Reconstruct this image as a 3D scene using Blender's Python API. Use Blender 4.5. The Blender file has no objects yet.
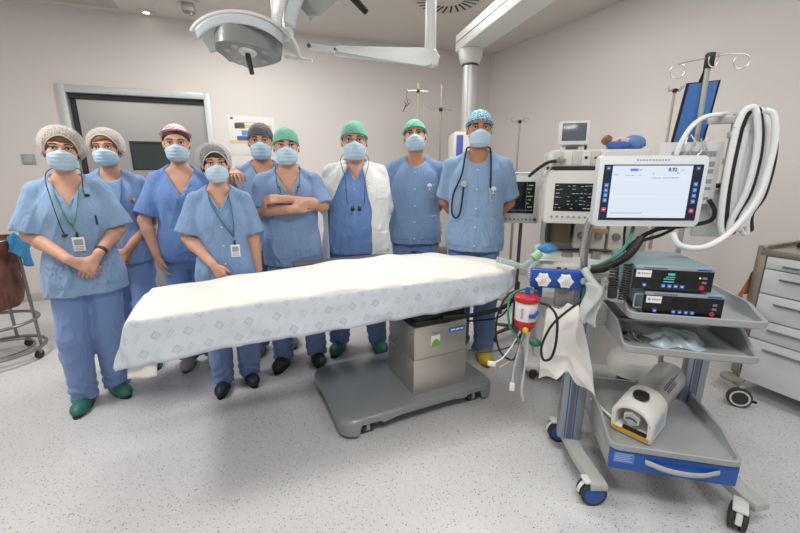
import bpy, bmesh, math, random
import numpy as np
from mathutils import Vector, Matrix

# ------------------------------------------------------------------ camera, world, lights, exposure
SC = bpy.context.scene
COL = SC.collection
PI = math.pi
rad = math.radians

cam_d = bpy.data.cameras.new('camera')
cam_d.sensor_width = 36.0
cam_d.lens = 36.0 * 385.0 / 800.0
cam_d.clip_start = 0.05
cam = bpy.data.objects.new('camera', cam_d)
COL.objects.link(cam)
cam.location = (0.0, 0.0, 1.38)
cam.rotation_euler = (rad(90.0) - math.atan(95.5 / 385.0), 0.0, 0.0)
SC.camera = cam

wd = bpy.data.worlds.new('world')
SC.world = wd
wd.use_nodes = True
wd.node_tree.nodes['Background'].inputs[0].default_value = (0.9, 0.95, 1.0, 1.0)
wd.node_tree.nodes['Background'].inputs[1].default_value = 0.3

SC.view_settings.view_transform = 'Standard'
SC.view_settings.look = 'None'
SC.view_settings.gamma = 1.0
SC.view_settings.use_curve_mapping = False
SC.view_settings.exposure = -0.06


def area(name, loc, size, power, col=(1, 1, 1), target=None, spread=180):
    l = bpy.data.lights.new(name, 'AREA')
    l.shape = 'RECTANGLE'
    l.size, l.size_y = size
    l.energy = power
    l.color = col
    l.spread = rad(spread)
    o = bpy.data.objects.new(name, l)
    COL.objects.link(o)
    o.location = loc
    if target is not None:
        d = Vector(target) - Vector(loc)
        o.rotation_euler = d.to_track_quat('-Z', 'Y').to_euler()
    return o


# ceiling luminaires of the theatre (recessed panels above and behind the viewpoint)
area('ceiling_panel_light', (0.3, 0.0, 2.93), (1.2, 0.6), 52, (1.0, 0.99, 0.97))
area('ceiling_panel_light', (-2.5, 1.6, 2.93), (0.6, 0.6), 52, (1.0, 0.98, 0.95))
area('ceiling_panel_light', (0.75, 3.1, 2.93), (0.7, 0.35), 38, (1.0, 0.98, 0.96))
area('ceiling_panel_light', (2.3, 0.7, 2.93), (1.2, 0.6), 22, (0.96, 0.98, 1.0))
area('ceiling_panel_light', (-1.3, 3.6, 2.93), (1.0, 0.5), 40, (1.0, 0.97, 0.94))

# ------------------------------------------------------------------ materials
MATS = {}


def srgb(h):
    if isinstance(h, str):
        h = h.lstrip('#')
        c = [int(h[i:i + 2], 16) / 255 for i in (0, 2, 4)]
    else:
        c = [x / 255 for x in h]
    return tuple((x / 12.92 if x <= .04045 else ((x + .055) / 1.055) ** 2.4) for x in c) + (1.0,)


def mat(name, col, rough=.5, metal=0.0, bump=None, alpha=1.0, emit=None, trans=0.0, spec=.5, var=None, sheen=0.0):
    """bump=(scale,strength[,distance]); var=(scale,amount) blotchy albedo variation"""
    if name in MATS:
        return MATS[name]
    m = bpy.data.materials.new(name)
    m.use_nodes = True
    nt = m.node_tree
    b = nt.nodes['Principled BSDF']
    c = srgb(col)
    b.inputs['Base Color'].default_value = c
    b.inputs['Roughness'].default_value = rough
    b.inputs['Metallic'].default_value = metal
    b.inputs['Specular IOR Level'].default_value = spec
    if alpha < 1:
        b.inputs['Alpha'].default_value = alpha
    if trans:
        b.inputs['Transmission Weight'].default_value = trans
    if sheen:
        b.inputs['Sheen Weight'].default_value = sheen
    if emit:
        b.inputs['Emission Color'].default_value = srgb(emit[0])
        b.inputs['Emission Strength'].default_value = emit[1]
    tc = None
    if bump or var:
        tc = nt.nodes.new('ShaderNodeTexCoord')
    if bump:
        n = nt.nodes.new('ShaderNodeTexNoise')
        n.inputs['Scale'].default_value = bump[0]
        n.inputs['Detail'].default_value = 4
        nt.links.new(tc.outputs['Object'], n.inputs['Vector'])
        bp = nt.nodes.new('ShaderNodeBump')
        bp.inputs['Strength'].default_value = bump[1]
        bp.inputs['Distance'].default_value = bump[2] if len(bump) > 2 else .01
        nt.links.new(n.outputs['Fac'], bp.inputs['Height'])
        nt.links.new(bp.outputs['Normal'], b.inputs['Normal'])
    if var:
        n = nt.nodes.new('ShaderNodeTexNoise')
        n.inputs['Scale'].default_value = var[0]
        n.inputs['Detail'].default_value = 3
        nt.links.new(tc.outputs['Object'], n.inputs['Vector'])
        mx = nt.nodes.new('ShaderNodeMix')
        mx.data_type = 'RGBA'
        mx.inputs['A'].default_value = tuple(x * (1 - var[1]) for x in c[:3]) + (1,)
        mx.inputs['B'].default_value = tuple(min(1, x * (1 + var[1])) for x in c[:3]) + (1,)
        nt.links.new(n.outputs['Fac'], mx.inputs['Factor'])
        nt.links.new(mx.outputs['Result'], b.inputs['Base Color'])
    MATS[name] = m
    return m


def nodes_of(m):
    nt = m.node_tree
    return nt, nt.nodes['Principled BSDF']


# ------------------------------------------------------------------ object helpers
def tag(o, label=None, cat=None, group=None, kind=None):
    if label: o['label'] = label
    if cat: o['category'] = cat
    if group: o['group'] = group
    if kind: o['kind'] = kind
    return o


def thing(name, label, cat, loc=(0, 0, 0), rz=0.0, group=None):
    o = bpy.data.objects.new(name, None)
    o.empty_display_size = .1
    COL.objects.link(o)
    o.location = loc
    o.rotation_euler = (0, 0, rz)
    return tag(o, label, cat, group)


def copy_tree(o, parent=None):
    c = o.copy()
    COL.objects.link(c)
    if parent is not None:
        c.parent = parent
    for ch in list(o.children):
        copy_tree(ch, c)
    return c


def rotm(axis, a):
    return Matrix.Rotation(a, 3, axis)


def spl(pts, n=8):
    """Catmull-Rom through pts"""
    P = [Vector(p) for p in pts]
    if len(P) < 3:
        return P
    out = []
    for i in range(len(P) - 1):
        p0 = P[i - 1] if i else P[0] * 2 - P[1]
        p1, p2 = P[i], P[i + 1]
        p3 = P[i + 2] if i + 2 < len(P) else P[-1] * 2 - P[-2]
        for k in range(n):
            t = k / n
            out.append(.5 * ((2 * p1) + (p2 - p0) * t + (2 * p0 - 5 * p1 + 4 * p2 - p3) * t * t + (3 * p1 - p0 - 3 * p2 + p3) * t ** 3))
    out.append(P[-1])
    return out


class MB:
    def __init__(s):
        s.v, s.f, s.m = [], [], []

    def add(s, verts, faces, m=0):
        b = len(s.v)
        s.v.extend(tuple(v) for v in verts)
        s.f.extend(tuple(b + i for i in f) for f in faces)
        s.m.extend([m] * len(faces))
        return s

    def bm(s, bm, m=0):
        bm.verts.index_update()
        s.add([v.co.copy() for v in bm.verts], [[v.index for v in f.verts] for f in bm.faces], m)
        bm.free()
        return s

    def box(s, c, size, bev=0.0, rot=None, m=0, seg=2):
        bm = bmesh.new()
        bmesh.ops.create_cube(bm, size=1.0)
        for v in bm.verts:
            v.co = Vector((v.co.x * size[0], v.co.y * size[1], v.co.z * size[2]))
        if bev > 0:
            bmesh.ops.bevel(bm, geom=bm.edges[:], offset=min(bev, min(size) * .49), segments=seg, profile=.5, affect='EDGES')
        R = rot if rot is not None else Matrix.Identity(3)
        for v in bm.verts:
            v.co = R @ v.co + Vector(c)
        return s.bm(bm, m)

    def box2(s, lo, hi, bev=0.0, m=0, seg=2):
        c = [(a + b) / 2 for a, b in zip(lo, hi)]
        return s.box(c, [abs(b - a) for a, b in zip(lo, hi)], bev, None, m, seg)

    def tube(s, pts, r, n=10, caps=True, m=0, flat=None, up=None, closed=False):
        """r scalar or list; flat = ratio of second radius"""
        P = [Vector(p) for p in pts]
        N = len(P)
        if N < 2:
            return s
        R = r if isinstance(r, (list, tuple)) else [r] * N
        T = []
        for i in range(N):
            if closed:
                d = P[(i + 1) % N] - P[i - 1]
            else:
                d = P[min(i + 1, N - 1)] - P[max(i - 1, 0)]
            T.append(d.normalized() if d.length > 1e-9 else Vector((0, 0, 1)))
        a = Vector(up) if up is not None else Vector((0, 0, 1))
        if abs(a.dot(T[0])) > .95:
            a = Vector((0, 1, 0)) if up is None else Vector((1, 0, 0))
        u = (a - T[0] * a.dot(T[0])).normalized()
        vs = []
        for i in range(N):
            u = (u - T[i] * u.dot(T[i]))
            u = u.normalized() if u.length > 1e-9 else T[i].orthogonal().normalized()
            w = T[i].cross(u)
            for k in range(n):
                an = 2 * PI * k / n
                fr = 1.0 if flat is None else flat
                vs.append(P[i] + u * (math.cos(an) * R[i] * fr) + w * (math.sin(an) * R[i]))
        fs = []
        for i in range(N if closed else N - 1):
            i2 = (i + 1) % N
            for k in range(n):
                k2 = (k + 1) % n
                fs.append((i * n + k, i * n + k2, i2 * n + k2, i2 * n + k))
        if caps and not closed:
            fs.append(tuple(range(n - 1, -1, -1)))
            fs.append(tuple((N - 1) * n + k for k in range(n)))
        return s.add(vs, fs, m)

    def cyl(s, p0, p1, r0, r1=None, n=20, m=0, bev=0.0):
        r1 = r0 if r1 is None else r1
        p0, p1 = Vector(p0), Vector(p1)
        if bev > 0:
            L = (p1 - p0).length
            d = (p1 - p0) / L
            b = min(bev, L * .45)
            return s.tube([p0, p0 + d * 1e-4, p0 + d * b * .3, p0 + d * b, p1 - d * b, p1 - d * b * .3, p1 - d * 1e-4, p1],
                          [max(r0 - b, 1e-4), r0 - b, r0 - b * .3, r0, r1, r1 - b * .3, r1 - b, max(r1 - b, 1e-4)], n, True, m)
        return s.tube([p0, p1], [r0, r1], n, True, m)

    def lathe(s, prof, o=(0, 0, 0), R=None, n=28, m=0, caps=True):
        """prof [(r,z)...] about local z"""
        R = R if R is not None else Matrix.Identity(3)
        o = Vector(o)
        vs, fs = [], []
        for r, z in prof:
            for k in range(n):
                a = 2 * PI * k / n
                vs.append(R @ Vector((r * math.cos(a), r * math.sin(a), z)) + o)
        for i in range(len(prof) - 1):
            for k in range(n):
                k2 = (k + 1) % n
                fs.append((i * n + k, i * n + k2, (i + 1) * n + k2, (i + 1) * n + k))
        if caps:
            fs.append(tuple(range(n - 1, -1, -1)))
            fs.append(tuple((len(prof) - 1) * n + k for k in range(n)))
        return s.add(vs, fs, m)

    def ell(s, c, r, R=None, n=20, m=0):
        prof = [(max(math.sin(PI * i / 12), 1e-3), -math.cos(PI * i / 12)) for i in range(13)]
        R = R if R is not None else Matrix.Identity(3)
        vs, fs = [], []
        for rr, z in prof:
            for k in range(n):
                a = 2 * PI * k / n
                vs.append(R @ Vector((rr * math.cos(a) * r[0], rr * math.sin(a) * r[1], z * r[2])) + Vector(c))
        for i in range(12):
            for k in range(n):
                k2 = (k + 1) % n
                fs.append((i * n + k, i * n + k2, (i + 1) * n + k2, (i + 1) * n + k))
        return s.add(vs, fs, m)

    def prism(s, poly, z0, z1, M=None, bev=0.0, m=0, seg=2):
        """extrude a 2D polygon from z0 to z1, M a 4x4 placing it"""
        bm = bmesh.new()
        n = len(poly)
        lo = [bm.verts.new((p[0], p[1], z0)) for p in poly]
        hi = [bm.verts.new((p[0], p[1], z1)) for p in poly]
        ar = sum(poly[i][0] * poly[(i + 1) % n][1] - poly[(i + 1) % n][0] * poly[i][1] for i in range(n))
        if ar < 0:
            lo.reverse(); hi.reverse()
        bm.faces.new(lo[::-1]); bm.faces.new(hi)
        for i in range(n):
            bm.faces.new((lo[i], lo[(i + 1) % n], hi[(i + 1) % n], hi[i]))
        if bev > 0:
            es = [e for e in bm.edges if abs(e.verts[0].co.z - e.verts[1].co.z) < 1e-6]
            bmesh.ops.bevel(bm, geom=es, offset=bev, segments=seg, profile=.5, affect='EDGES')
        if M is not None:
            bmesh.ops.transform(bm, matrix=M, verts=bm.verts[:])
        return s.bm(bm, m)

    def grid(s, fn, nu, nv, m=0, closed_u=False):
        vs = [fn(i / nu, j / nv) for i in range(nu + (0 if closed_u else 1)) for j in range(nv + 1)]
        W = nv + 1
        fs = []
        NU = nu
        for i in range(NU):
            i2 = (i + 1) % nu if closed_u else i + 1
            for j in range(nv):
                fs.append((i * W + j, i2 * W + j, i2 * W + j + 1, i * W + j + 1))
        return s.add(vs, fs, m)

    def xf(s, M):
        s.v = [tuple(M @ Vector(v)) for v in s.v]
        return s

    def build(s, name, mats, parent=None, ang=35, smooth=True, loc=None):
        me = bpy.data.meshes.new(name)
        me.from_pydata(s.v, [], s.f)
        if not isinstance(mats, (list, tuple)):
            mats = [mats]
        for m in mats:
            me.materials.append(m)
        me.polygons.foreach_set('material_index', s.m)
        if smooth:
            me.polygons.foreach_set('use_smooth', [True] * len(s.f))
            me.set_sharp_from_angle(angle=rad(ang))
        me.update()
        o = bpy.data.objects.new(name, me)
        COL.objects.link(o)
        if parent is not None:
            o.parent = parent
        if loc is not None:
            o.location = loc
        return o


def struct(name, mb, m, **k):
    o = mb.build(name, m, **k)
    o['kind'] = 'structure'
    return o


def solidify(o, t, off=0.0):
    md = o.modifiers.new('solid', 'SOLIDIFY')
    md.thickness = t
    md.offset = off
    return o


def text_mesh(name, s, size, mt, parent, M, align='LEFT', ext=0.0004, bold=0.0):
    """flat lettering as a mesh; M 4x4 places it (text lies in its xy plane)"""
    cu = bpy.data.curves.new(name + '_curve', 'FONT')
    cu.body = s
    cu.size = size
    cu.align_x = align
    cu.extrude = ext
    cu.offset = bold
    cu.resolution_u = 3
    t = bpy.data.objects.new('tmp', cu)
    COL.objects.link(t)
    dg = bpy.context.evaluated_depsgraph_get()
    me = bpy.data.meshes.new_from_object(t.evaluated_get(dg))
    bpy.data.objects.remove(t)
    bpy.data.curves.remove(cu)
    me.materials.clear()
    me.materials.append(mt)
    me.transform(M)
    o = bpy.data.objects.new(name, me)
    COL.objects.link(o)
    if parent is not None:
        o.parent = parent
    return o


def frame_front(x, y, z, rz=0.0):
    """matrix for text facing -y at x,y,z"""
    return Matrix.Translation((x, y, z)) @ Matrix.Rotation(rz, 4, 'Z') @ Matrix.Rotation(PI / 2, 4, 'X')


# ------------------------------------------------------------------ signed distance meshing (people, soft shapes)
def smin(a, b, k):
    if k <= 0:
        return np.minimum(a, b)
    h = np.clip(.5 + .5 * (b - a) / k, 0, 1)
    return b * (1 - h) + a * h - k * h * (1 - h)


def smax(a, b, k):
    return -smin(-a, -b, k)


def V3(p):
    return np.array(p, dtype=np.float32)


class SDF:
    def __init__(s):
        s.ops = []

    def _p(s, f, lo, hi, k, op):
        s.ops.append((f, V3(lo), V3(hi), k, op))
        return s

    def cap(s, a, b, ra, rb=None, k=.02, op='u', T=None):
        rb = ra if rb is None else rb
        a, b = V3(a), V3(b)
        if T is not None:
            a, b = T(a), T(b)
        ab = b - a
        L2 = max(float(ab @ ab), 1e-9)

        def f(X, Y, Z):
            px, py, pz = X - a[0], Y - a[1], Z - a[2]
            t = np.clip((px * ab[0] + py * ab[1] + pz * ab[2]) / L2, 0, 1)
            return np.sqrt((px - t * ab[0]) ** 2 + (py - t * ab[1]) ** 2 + (pz - t * ab[2]) ** 2) - (ra + (rb - ra) * t)
        r = max(ra, rb)
        return s._p(f, np.minimum(a, b) - r, np.maximum(a, b) + r, k, op)

    def cone(s, a, b, ra, rb, k=.02, op='u', flat=1.0, fdir=None):
        """flat ended cone (sleeves, trouser legs)"""
        a, b = V3(a), V3(b)
        ab = b - a
        L = float(np.linalg.norm(ab))
        d = ab / L
        e = .9 if True else 1

        def f(X, Y, Z):
            px, py, pz = X - a[0], Y - a[1], Z - a[2]
            t = px * d[0] + py * d[1] + pz * d[2]
            q = np.sqrt(np.maximum((px - t * d[0]) ** 2 + (py - t * d[1]) ** 2 + (pz - t * d[2]) ** 2, 1e-12))
            rr = ra + (rb - ra) * np.clip(t / L, 0, 1)
            # round start, flat end
            dd = np.where(t < 0, np.sqrt(q * q + t * t), q) - rr
            return np.maximum(dd, t - L)
        r = max(ra, rb)
        return s._p(f, np.minimum(a, b) - r, np.maximum(a, b) + r, k, op)

    def ell(s, c, r, k=.02, op='u', R=None, T=None):
        c, r = V3(c), V3(r)
        Rm = np.eye(3, dtype=np.float32) if R is None else np.array(R, dtype=np.float32)
        if T is not None:
            Rm = T.R @ Rm
            c = T(c)
        Ri = Rm.T

        def f(X, Y, Z):
            px, py, pz = X - c[0], Y - c[1], Z - c[2]
            qx = Ri[0, 0] * px + Ri[0, 1] * py + Ri[0, 2] * pz
            qy = Ri[1, 0] * px + Ri[1, 1] * py + Ri[1, 2] * pz
            qz = Ri[2, 0] * px + Ri[2, 1] * py + Ri[2, 2] * pz
            k0 = np.sqrt((qx / r[0]) ** 2 + (qy / r[1]) ** 2 + (qz / r[2]) ** 2)
            k1 = np.sqrt((qx / r[0] ** 2) ** 2 + (qy / r[1] ** 2) ** 2 + (qz / r[2] ** 2) ** 2)
            return k0 * (k0 - 1) / np.maximum(k1, 1e-6)
        e = np.sqrt(((Rm * r) ** 2).sum(1))
        return s._p(f, c - e, c + e, k, op)

    def stack(s, zs, a, b, cy, cx=None, k=.02, op='u', p=2.2):
        zs = np.array(zs, dtype=np.float32); a = np.array(a); b = np.array(b); cy = np.array(cy)
        cx = np.zeros_like(zs) if cx is None else np.array(cx)

        def sm(z, y):
            # smooth interpolation
            i = np.clip(np.searchsorted(zs, z) - 1, 0, len(zs) - 2)
            t = np.clip((z - zs[i]) / (zs[i + 1] - zs[i]), 0, 1)
            m = np.gradient(y, zs)
            h = zs[i + 1] - zs[i]
            t2, t3 = t * t, t * t * t
            return (2 * t3 - 3 * t2 + 1) * y[i] + (t3 - 2 * t2 + t) * h * m[i] + (-2 * t3 + 3 * t2) * y[i + 1] + (t3 - t2) * h * m[i + 1]

        def f(X, Y, Z):
            z1 = np.unique(Z).astype(np.float32)
            z1.sort()
            A, B, CY, CX = (np.interp(Z, z1, sm(z1, q)).astype(np.float32) for q in (a, b, cy, cx))
            q = ((np.abs(X - CX) / A) ** p + (np.abs(Y - CY) / B) ** p) ** (1 / p)
            d = (q - 1) * np.minimum(A, B) * np.clip(.75 + .25 * q, .7, 1)
            return np.maximum(d, np.maximum(zs[0] - Z, Z - zs[-1]))
        m = float(max(a.max(), b.max()))
        return s._p(f, (float(cx.min() - a.max()), float(cy.min() - b.max()), zs[0]), (float(cx.max() + a.max()), float(cy.max() + b.max()), zs[-1]), k, op)

    def box(s, lo, hi, k=0.0, op='s', r=0.0):
        lo, hi = V3(lo), V3(hi)
        c, h = (lo + hi) / 2, (hi - lo) / 2 - r

        def f(X, Y, Z):
            qx, qy, qz = np.abs(X - c[0]) - h[0], np.abs(Y - c[1]) - h[1], np.abs(Z - c[2]) - h[2]
            out = np.sqrt(np.maximum(qx, 0) ** 2 + np.maximum(qy, 0) ** 2 + np.maximum(qz, 0) ** 2)
            return out + np.minimum(np.maximum(qx, np.maximum(qy, qz)), 0) - r
        return s._p(f, lo, hi, k, op)

    def fn(s, f, lo, hi, k=0.0, op='s'):
        return s._p(f, lo, hi, k, op)

    def plane(s, pt, n, k=0.0):
        """keep the side where (p-pt).n < 0"""
        pt, n = V3(pt), V3(n)
        n = n / np.linalg.norm(n)
        return s._p(lambda X, Y, Z: (X - pt[0]) * n[0] + (Y - pt[1]) * n[1] + (Z - pt[2]) * n[2], (-9,) * 3, (9,) * 3, k, 'i')

    def bounds(s):
        lo = np.min([o[1] for o in s.ops if o[4] == 'u'], 0)
        hi = np.max([o[2] for o in s.ops if o[4] == 'u'], 0)
        return lo, hi

    def run(s, h, zfun=None, pad=.02):
        lo, hi = s.bounds()
        lo, hi = lo - pad, hi + pad
        s.xs = np.arange(lo[0], hi[0] + h, h, dtype=np.float32)
        s.ys = np.arange(lo[1], hi[1] + h, h, dtype=np.float32)
        if zfun is None:
            s.zs = np.arange(lo[2], hi[2] + h, h, dtype=np.float32)
        else:
            z, L = float(lo[2]), []
            while z < hi[2] + h:
                L.append(z)
                z += zfun(z)
            s.zs = np.array(L, dtype=np.float32)
        D = np.full((len(s.xs), len(s.ys), len(s.zs)), .06, dtype=np.float32)
        for f, a, b, k, op in s.ops:
            m = .03 + k
            i0, i1 = np.searchsorted(s.xs, [a[0] - m, b[0] + m])
            j0, j1 = np.searchsorted(s.ys, [a[1] - m, b[1] + m])
            k0, k1 = np.searchsorted(s.zs, [a[2] - m, b[2] + m])
            if i1 <= i0 or j1 <= j0 or k1 <= k0:
                continue
            X = s.xs[i0:i1, None, None]; Y = s.ys[None, j0:j1, None]; Z = s.zs[None, None, k0:k1]
            d = f(X, Y, Z)
            sub = D[i0:i1, j0:j1, k0:k1]
            if op == 'u':
                sub[...] = smin(sub, d, k)
            elif op == 's':
                sub[...] = smax(sub, -d, k)
            else:
                sub[...] = smax(sub, np.broadcast_to(d, sub.shape), k)
        s.D = D
        return s

    def net(s):
        D, xs, ys, zs = s.D, s.xs, s.ys, s.zs
        D[0] = D[-1] = .06; D[:, 0] = D[:, -1] = .06; D[:, :, 0] = D[:, :, -1] = .06
        S = D < 0
        c = np.zeros(tuple(n - 1 for n in D.shape), dtype=np.int8)
        for a in (0, 1):
            for b in (0, 1):
                for e in (0, 1):
                    c += S[a:a + c.shape[0], b:b + c.shape[1], e:e + c.shape[2]]
        act = (c > 0) & (c < 8)
        I, J, K = np.nonzero(act)
        idx = np.full(c.shape, -1, dtype=np.int32)
        idx[I, J, K] = np.arange(len(I))
        pos = np.zeros((len(I), 3)); cnt = np.zeros(len(I))
        for ax in range(3):
            for u in (0, 1):
                for w in (0, 1):
                    o = [0, 0, 0]
                    o[(ax + 1) % 3] = u; o[(ax + 2) % 3] = w
                    e = list(o); e[ax] = 1
                    da = D[I + o[0], J + o[1], K + o[2]]; db = D[I + e[0], J + e[1], K + e[2]]
                    mk = (da < 0) != (db < 0)
                    t = np.where(mk, da / np.where(mk, da - db, 1), 0)
                    pa = np.stack([xs[I + o[0]], ys[J + o[1]], zs[K + o[2]]], 1)
                    pb = np.stack([xs[I + e[0]], ys[J + e[1]], zs[K + e[2]]], 1)
                    pos += np.where(mk[:, None], pa + (pb - pa) * t[:, None], 0)
                    cnt += mk
        pos /= np.maximum(cnt, 1)[:, None]
        F = []
        for ax in range(3):
            A = [slice(1, -1)] * 3; B = [slice(1, -1)] * 3
            A[ax] = slice(0, -1); B[ax] = slice(1, None)
            sa, sb = S[tuple(A)], S[tuple(B)]
            for sgn in (0, 1):
                mk = (sa & ~sb) if sgn == 0 else (~sa & sb)
                q = np.stack(np.nonzero(mk), 1)
                off = np.ones(3, dtype=int); off[ax] = 0
                q = q + off
                u, w = (ax + 1) % 3, (ax + 2) % 3
                quad = []
                for du, dw in ((-1, -1), (0, -1), (0, 0), (-1, 0)):
                    r = q.copy()
                    r[:, u] += du; r[:, w] += dw
                    quad.append(idx[r[:, 0], r[:, 1], r[:, 2]])
                quad = np.stack(quad, 1)
                F.append(quad if sgn == 0 else quad[:, ::-1])
        F = np.concatenate(F)
        F = F[(F >= 0).all(1)]
        return pos, F

    def ysurf(s, x, z, y0=None):
        """first surface from the front (-y) at x,z"""
        fi = np.clip((x - s.xs[0]) / (s.xs[1] - s.xs[0]), 0, len(s.xs) - 1.001)
        k1 = int(np.clip(np.searchsorted(s.zs, z), 1, len(s.zs) - 1))
        tz = (z - s.zs[k1 - 1]) / (s.zs[k1] - s.zs[k1 - 1])
        i = int(fi); tx = fi - i
        col = ((1 - tx) * (1 - tz) * s.D[i, :, k1 - 1] + tx * (1 - tz) * s.D[i + 1, :, k1 - 1] + (1 - tx) * tz * s.D[i, :, k1] + tx * tz * s.D[i + 1, :, k1])
        j = np.nonzero(col < 0)[0]
        if not len(j):
            return None
        j = j[0]
        a, b = col[j - 1], col[j]
        return float(s.ys[j - 1] + (s.ys[j] - s.ys[j - 1]) * a / (a - b))


def vnorm(V, F):
    n = np.zeros_like(V)
    a = np.cross(V[F[:, 2]] - V[F[:, 0]], V[F[:, 3]] - V[F[:, 1]])
    for i in range(4):
        np.add.at(n, F[:, i], a)
    return n / np.maximum(np.linalg.norm(n, axis=1), 1e-9)[:, None]


def relax(V, F, it=1, w=.5):
    for _ in range(it):
        acc = np.zeros_like(V); c = np.zeros(len(V))
        for i in range(4):
            for j in (1, 3):
                np.add.at(acc, F[:, i], V[F[:, (i + j) % 4]])
                np.add.at(c, F[:, i], 1)
        V = V * (1 - w) + w * acc / np.maximum(c, 1)[:, None]
    return V


def wrinkle(V, F, seed, amp, fx=28, fz=9, zamp=None):
    rs = np.random.RandomState(seed)
    N = vnorm(V, F)
    d = np.zeros(len(V))
    for i in range(10):
        th = rs.uniform(0, 2 * PI)
        fr = rs.uniform(.45, 1.7)
        k = np.array([math.cos(th) * fx * fr, math.sin(th) * fx * fr, rs.uniform(-1, 1) * fz * fr * 2.4])
        q = rs.uniform(-14, 14, 3)
        ph = V @ k + rs.uniform(0, 6.3) + 1.8 * np.sin(V @ q + rs.uniform(0, 6.3))
        g = .5 + .5 * np.sin(V @ rs.uniform(-9, 9, 3) + rs.uniform(0, 6.3))   # folds come and go
        d += g * (1 - 2 * np.abs(np.sin(ph * .5)) ** .8) / (1 + .25 * i)
    d = d / 1.6
    a = amp if zamp is None else amp * zamp(V)
    d = np.where(d < 0, d * .32, d)      # cloth stands off the body, hardly ever into it
    return V + N * (d * a)[:, None]


def mesh_np(name, V, F, mats, parent=None, mi=None, smooth=True):
    me = bpy.data.meshes.new(name)
    n, k = F.shape
    me.vertices.add(len(V)); me.loops.add(n * k); me.polygons.add(n)
    me.vertices.foreach_set('co', np.ascontiguousarray(V, dtype=np.float32).ravel())
    me.loops.foreach_set('vertex_index', np.ascontiguousarray(F, dtype=np.int32).ravel())
    me.polygons.foreach_set('loop_start', np.arange(0, n * k, k, dtype=np.int32))
    if mi is not None:
        me.polygons.foreach_set('material_index', np.ascontiguousarray(mi, dtype=np.int32))
    if smooth:
        me.polygons.foreach_set('use_smooth', np.ones(n, dtype=bool))
    for m in (mats if isinstance(mats, (list, tuple)) else [mats]):
        me.materials.append(m)
    me.update(calc_edges=True)
    me.validate()
    o = bpy.data.objects.new(name, me)
    COL.objects.link(o)
    if parent is not None:
        o.parent = parent
    return o


def patch(V, F, N, pred, off):
    """a layer of cloth lying on a mesh where pred(face centres, normals)"""
    C = V[F].mean(1)
    fn = N[F].mean(1)
    mk = pred(C, fn)
    f = F[mk]
    if len(f) == 0:
        return None
    used, inv = np.unique(f, return_inverse=True)
    f2 = inv.reshape(f.shape)
    cnt = np.zeros(len(used)); np.add.at(cnt, f2.ravel(), 1)
    v = V[used] + N[used] * np.where(cnt < 4, -.0015, off)[:, None]
    return v, f2
# ------------------------------------------------------------------ room
CEIL = 2.95
C0 = Vector((1.269, 5.92, 0)); WB = Vector((-.940, -.341, 0)).normalized(); WR = Vector((.439, -.898, 0)).normalized()
BLc = C0 + WB * 6.6
RFc = C0 + WR * 8.2
FLc = BLc + WR * 6.6
corners = [BLc, C0, RFc, FLc]

wallm = mat('wall_paint', 'd6d1cd', .75, bump=(30, .05, .004), var=(.8, .015), spec=.25)
ceilm = mat('ceiling_paint', 'd6cfc8', .8, spec=.25)

floorm = mat('floor_vinyl', 'c9c7c4', .38, spec=.4)
nt, b = nodes_of(floorm)
tc = nt.nodes.new('ShaderNodeTexCoord')
prev = None
base = srgb('c9c9ca')
for i, (scale, thr, col) in enumerate(((62, .15, '7c7f84'), (100, .19, 'a09f9f'), (120, .20, 'dedcd8'), (48, .10, '3f4248'))):
    v = nt.nodes.new('ShaderNodeTexVoronoi')
    v.inputs['Scale'].default_value = scale
    mp = nt.nodes.new('ShaderNodeMapping')
    mp.inputs['Location'].default_value = (i * 3.1, i * 1.7, 0)
    nt.links.new(tc.outputs['Object'], mp.inputs['Vector'])
    nt.links.new(mp.outputs['Vector'], v.inputs['Vector'])
    mr = nt.nodes.new('ShaderNodeMapRange')
    mr.inputs['From Min'].default_value = thr
    mr.inputs['From Max'].default_value = thr + .06
    mr.inputs['To Min'].default_value = 1
    mr.inputs['To Max'].default_value = 0
    nt.links.new(v.outputs['Distance'], mr.inputs['Value'])
    # only some cells carry a chip
    sep = nt.nodes.new('ShaderNodeSeparateColor')
    nt.links.new(v.outputs['Color'], sep.inputs['Color'])
    gt = nt.nodes.new('ShaderNodeMath'); gt.operation = 'GREATER_THAN'
    gt.inputs[1].default_value = (.45, .35, .4, .62)[i]
    nt.links.new(sep.outputs['Red'], gt.inputs[0])
    ml = nt.nodes.new('ShaderNodeMath'); ml.operation = 'MULTIPLY'
    nt.links.new(mr.outputs['Result'], ml.inputs[0]); nt.links.new(gt.outputs[0], ml.inputs[1])
    mx = nt.nodes.new('ShaderNodeMix'); mx.data_type = 'RGBA'
    if prev is None:
        mx.inputs['A'].default_value = base
    else:
        nt.links.new(prev, mx.inputs['A'])
    mx.inputs['B'].default_value = srgb(col)
    nt.links.new(ml.outputs[0], mx.inputs['Factor'])
    prev = mx.outputs['Result']
nt.links.new(prev, b.inputs['Base Color'])

poly = [(p.x, p.y) for p in corners]
struct('floor', MB().prism(poly, -.12, 0), floorm)
struct('ceiling', MB().prism(poly, CEIL, CEIL + .12), ceilm)


def wall_slab(name, p, q, out, z0=0.0, z1=CEIL, t=.12, m=wallm):
    d = Vector(out) * t
    return struct(name, MB().prism([(p.x, p.y), (q.x, q.y), (q.x + d.x, q.y + d.y), (p.x + d.x, p.y + d.y)], z0, z1), m)


def wb(s, z=0, o=0):
    """point on the back wall, s metres left of the far corner, o metres into the room"""
    p = C0 + WB * s + NB * o
    return Vector((p.x, p.y, z))


NB = Vector((-WB.y, WB.x, 0))
if NB.y > 0: NB = -NB
NR = Vector((-WR.y, WR.x, 0))
if NR.x > 0: NR = -NR
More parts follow.
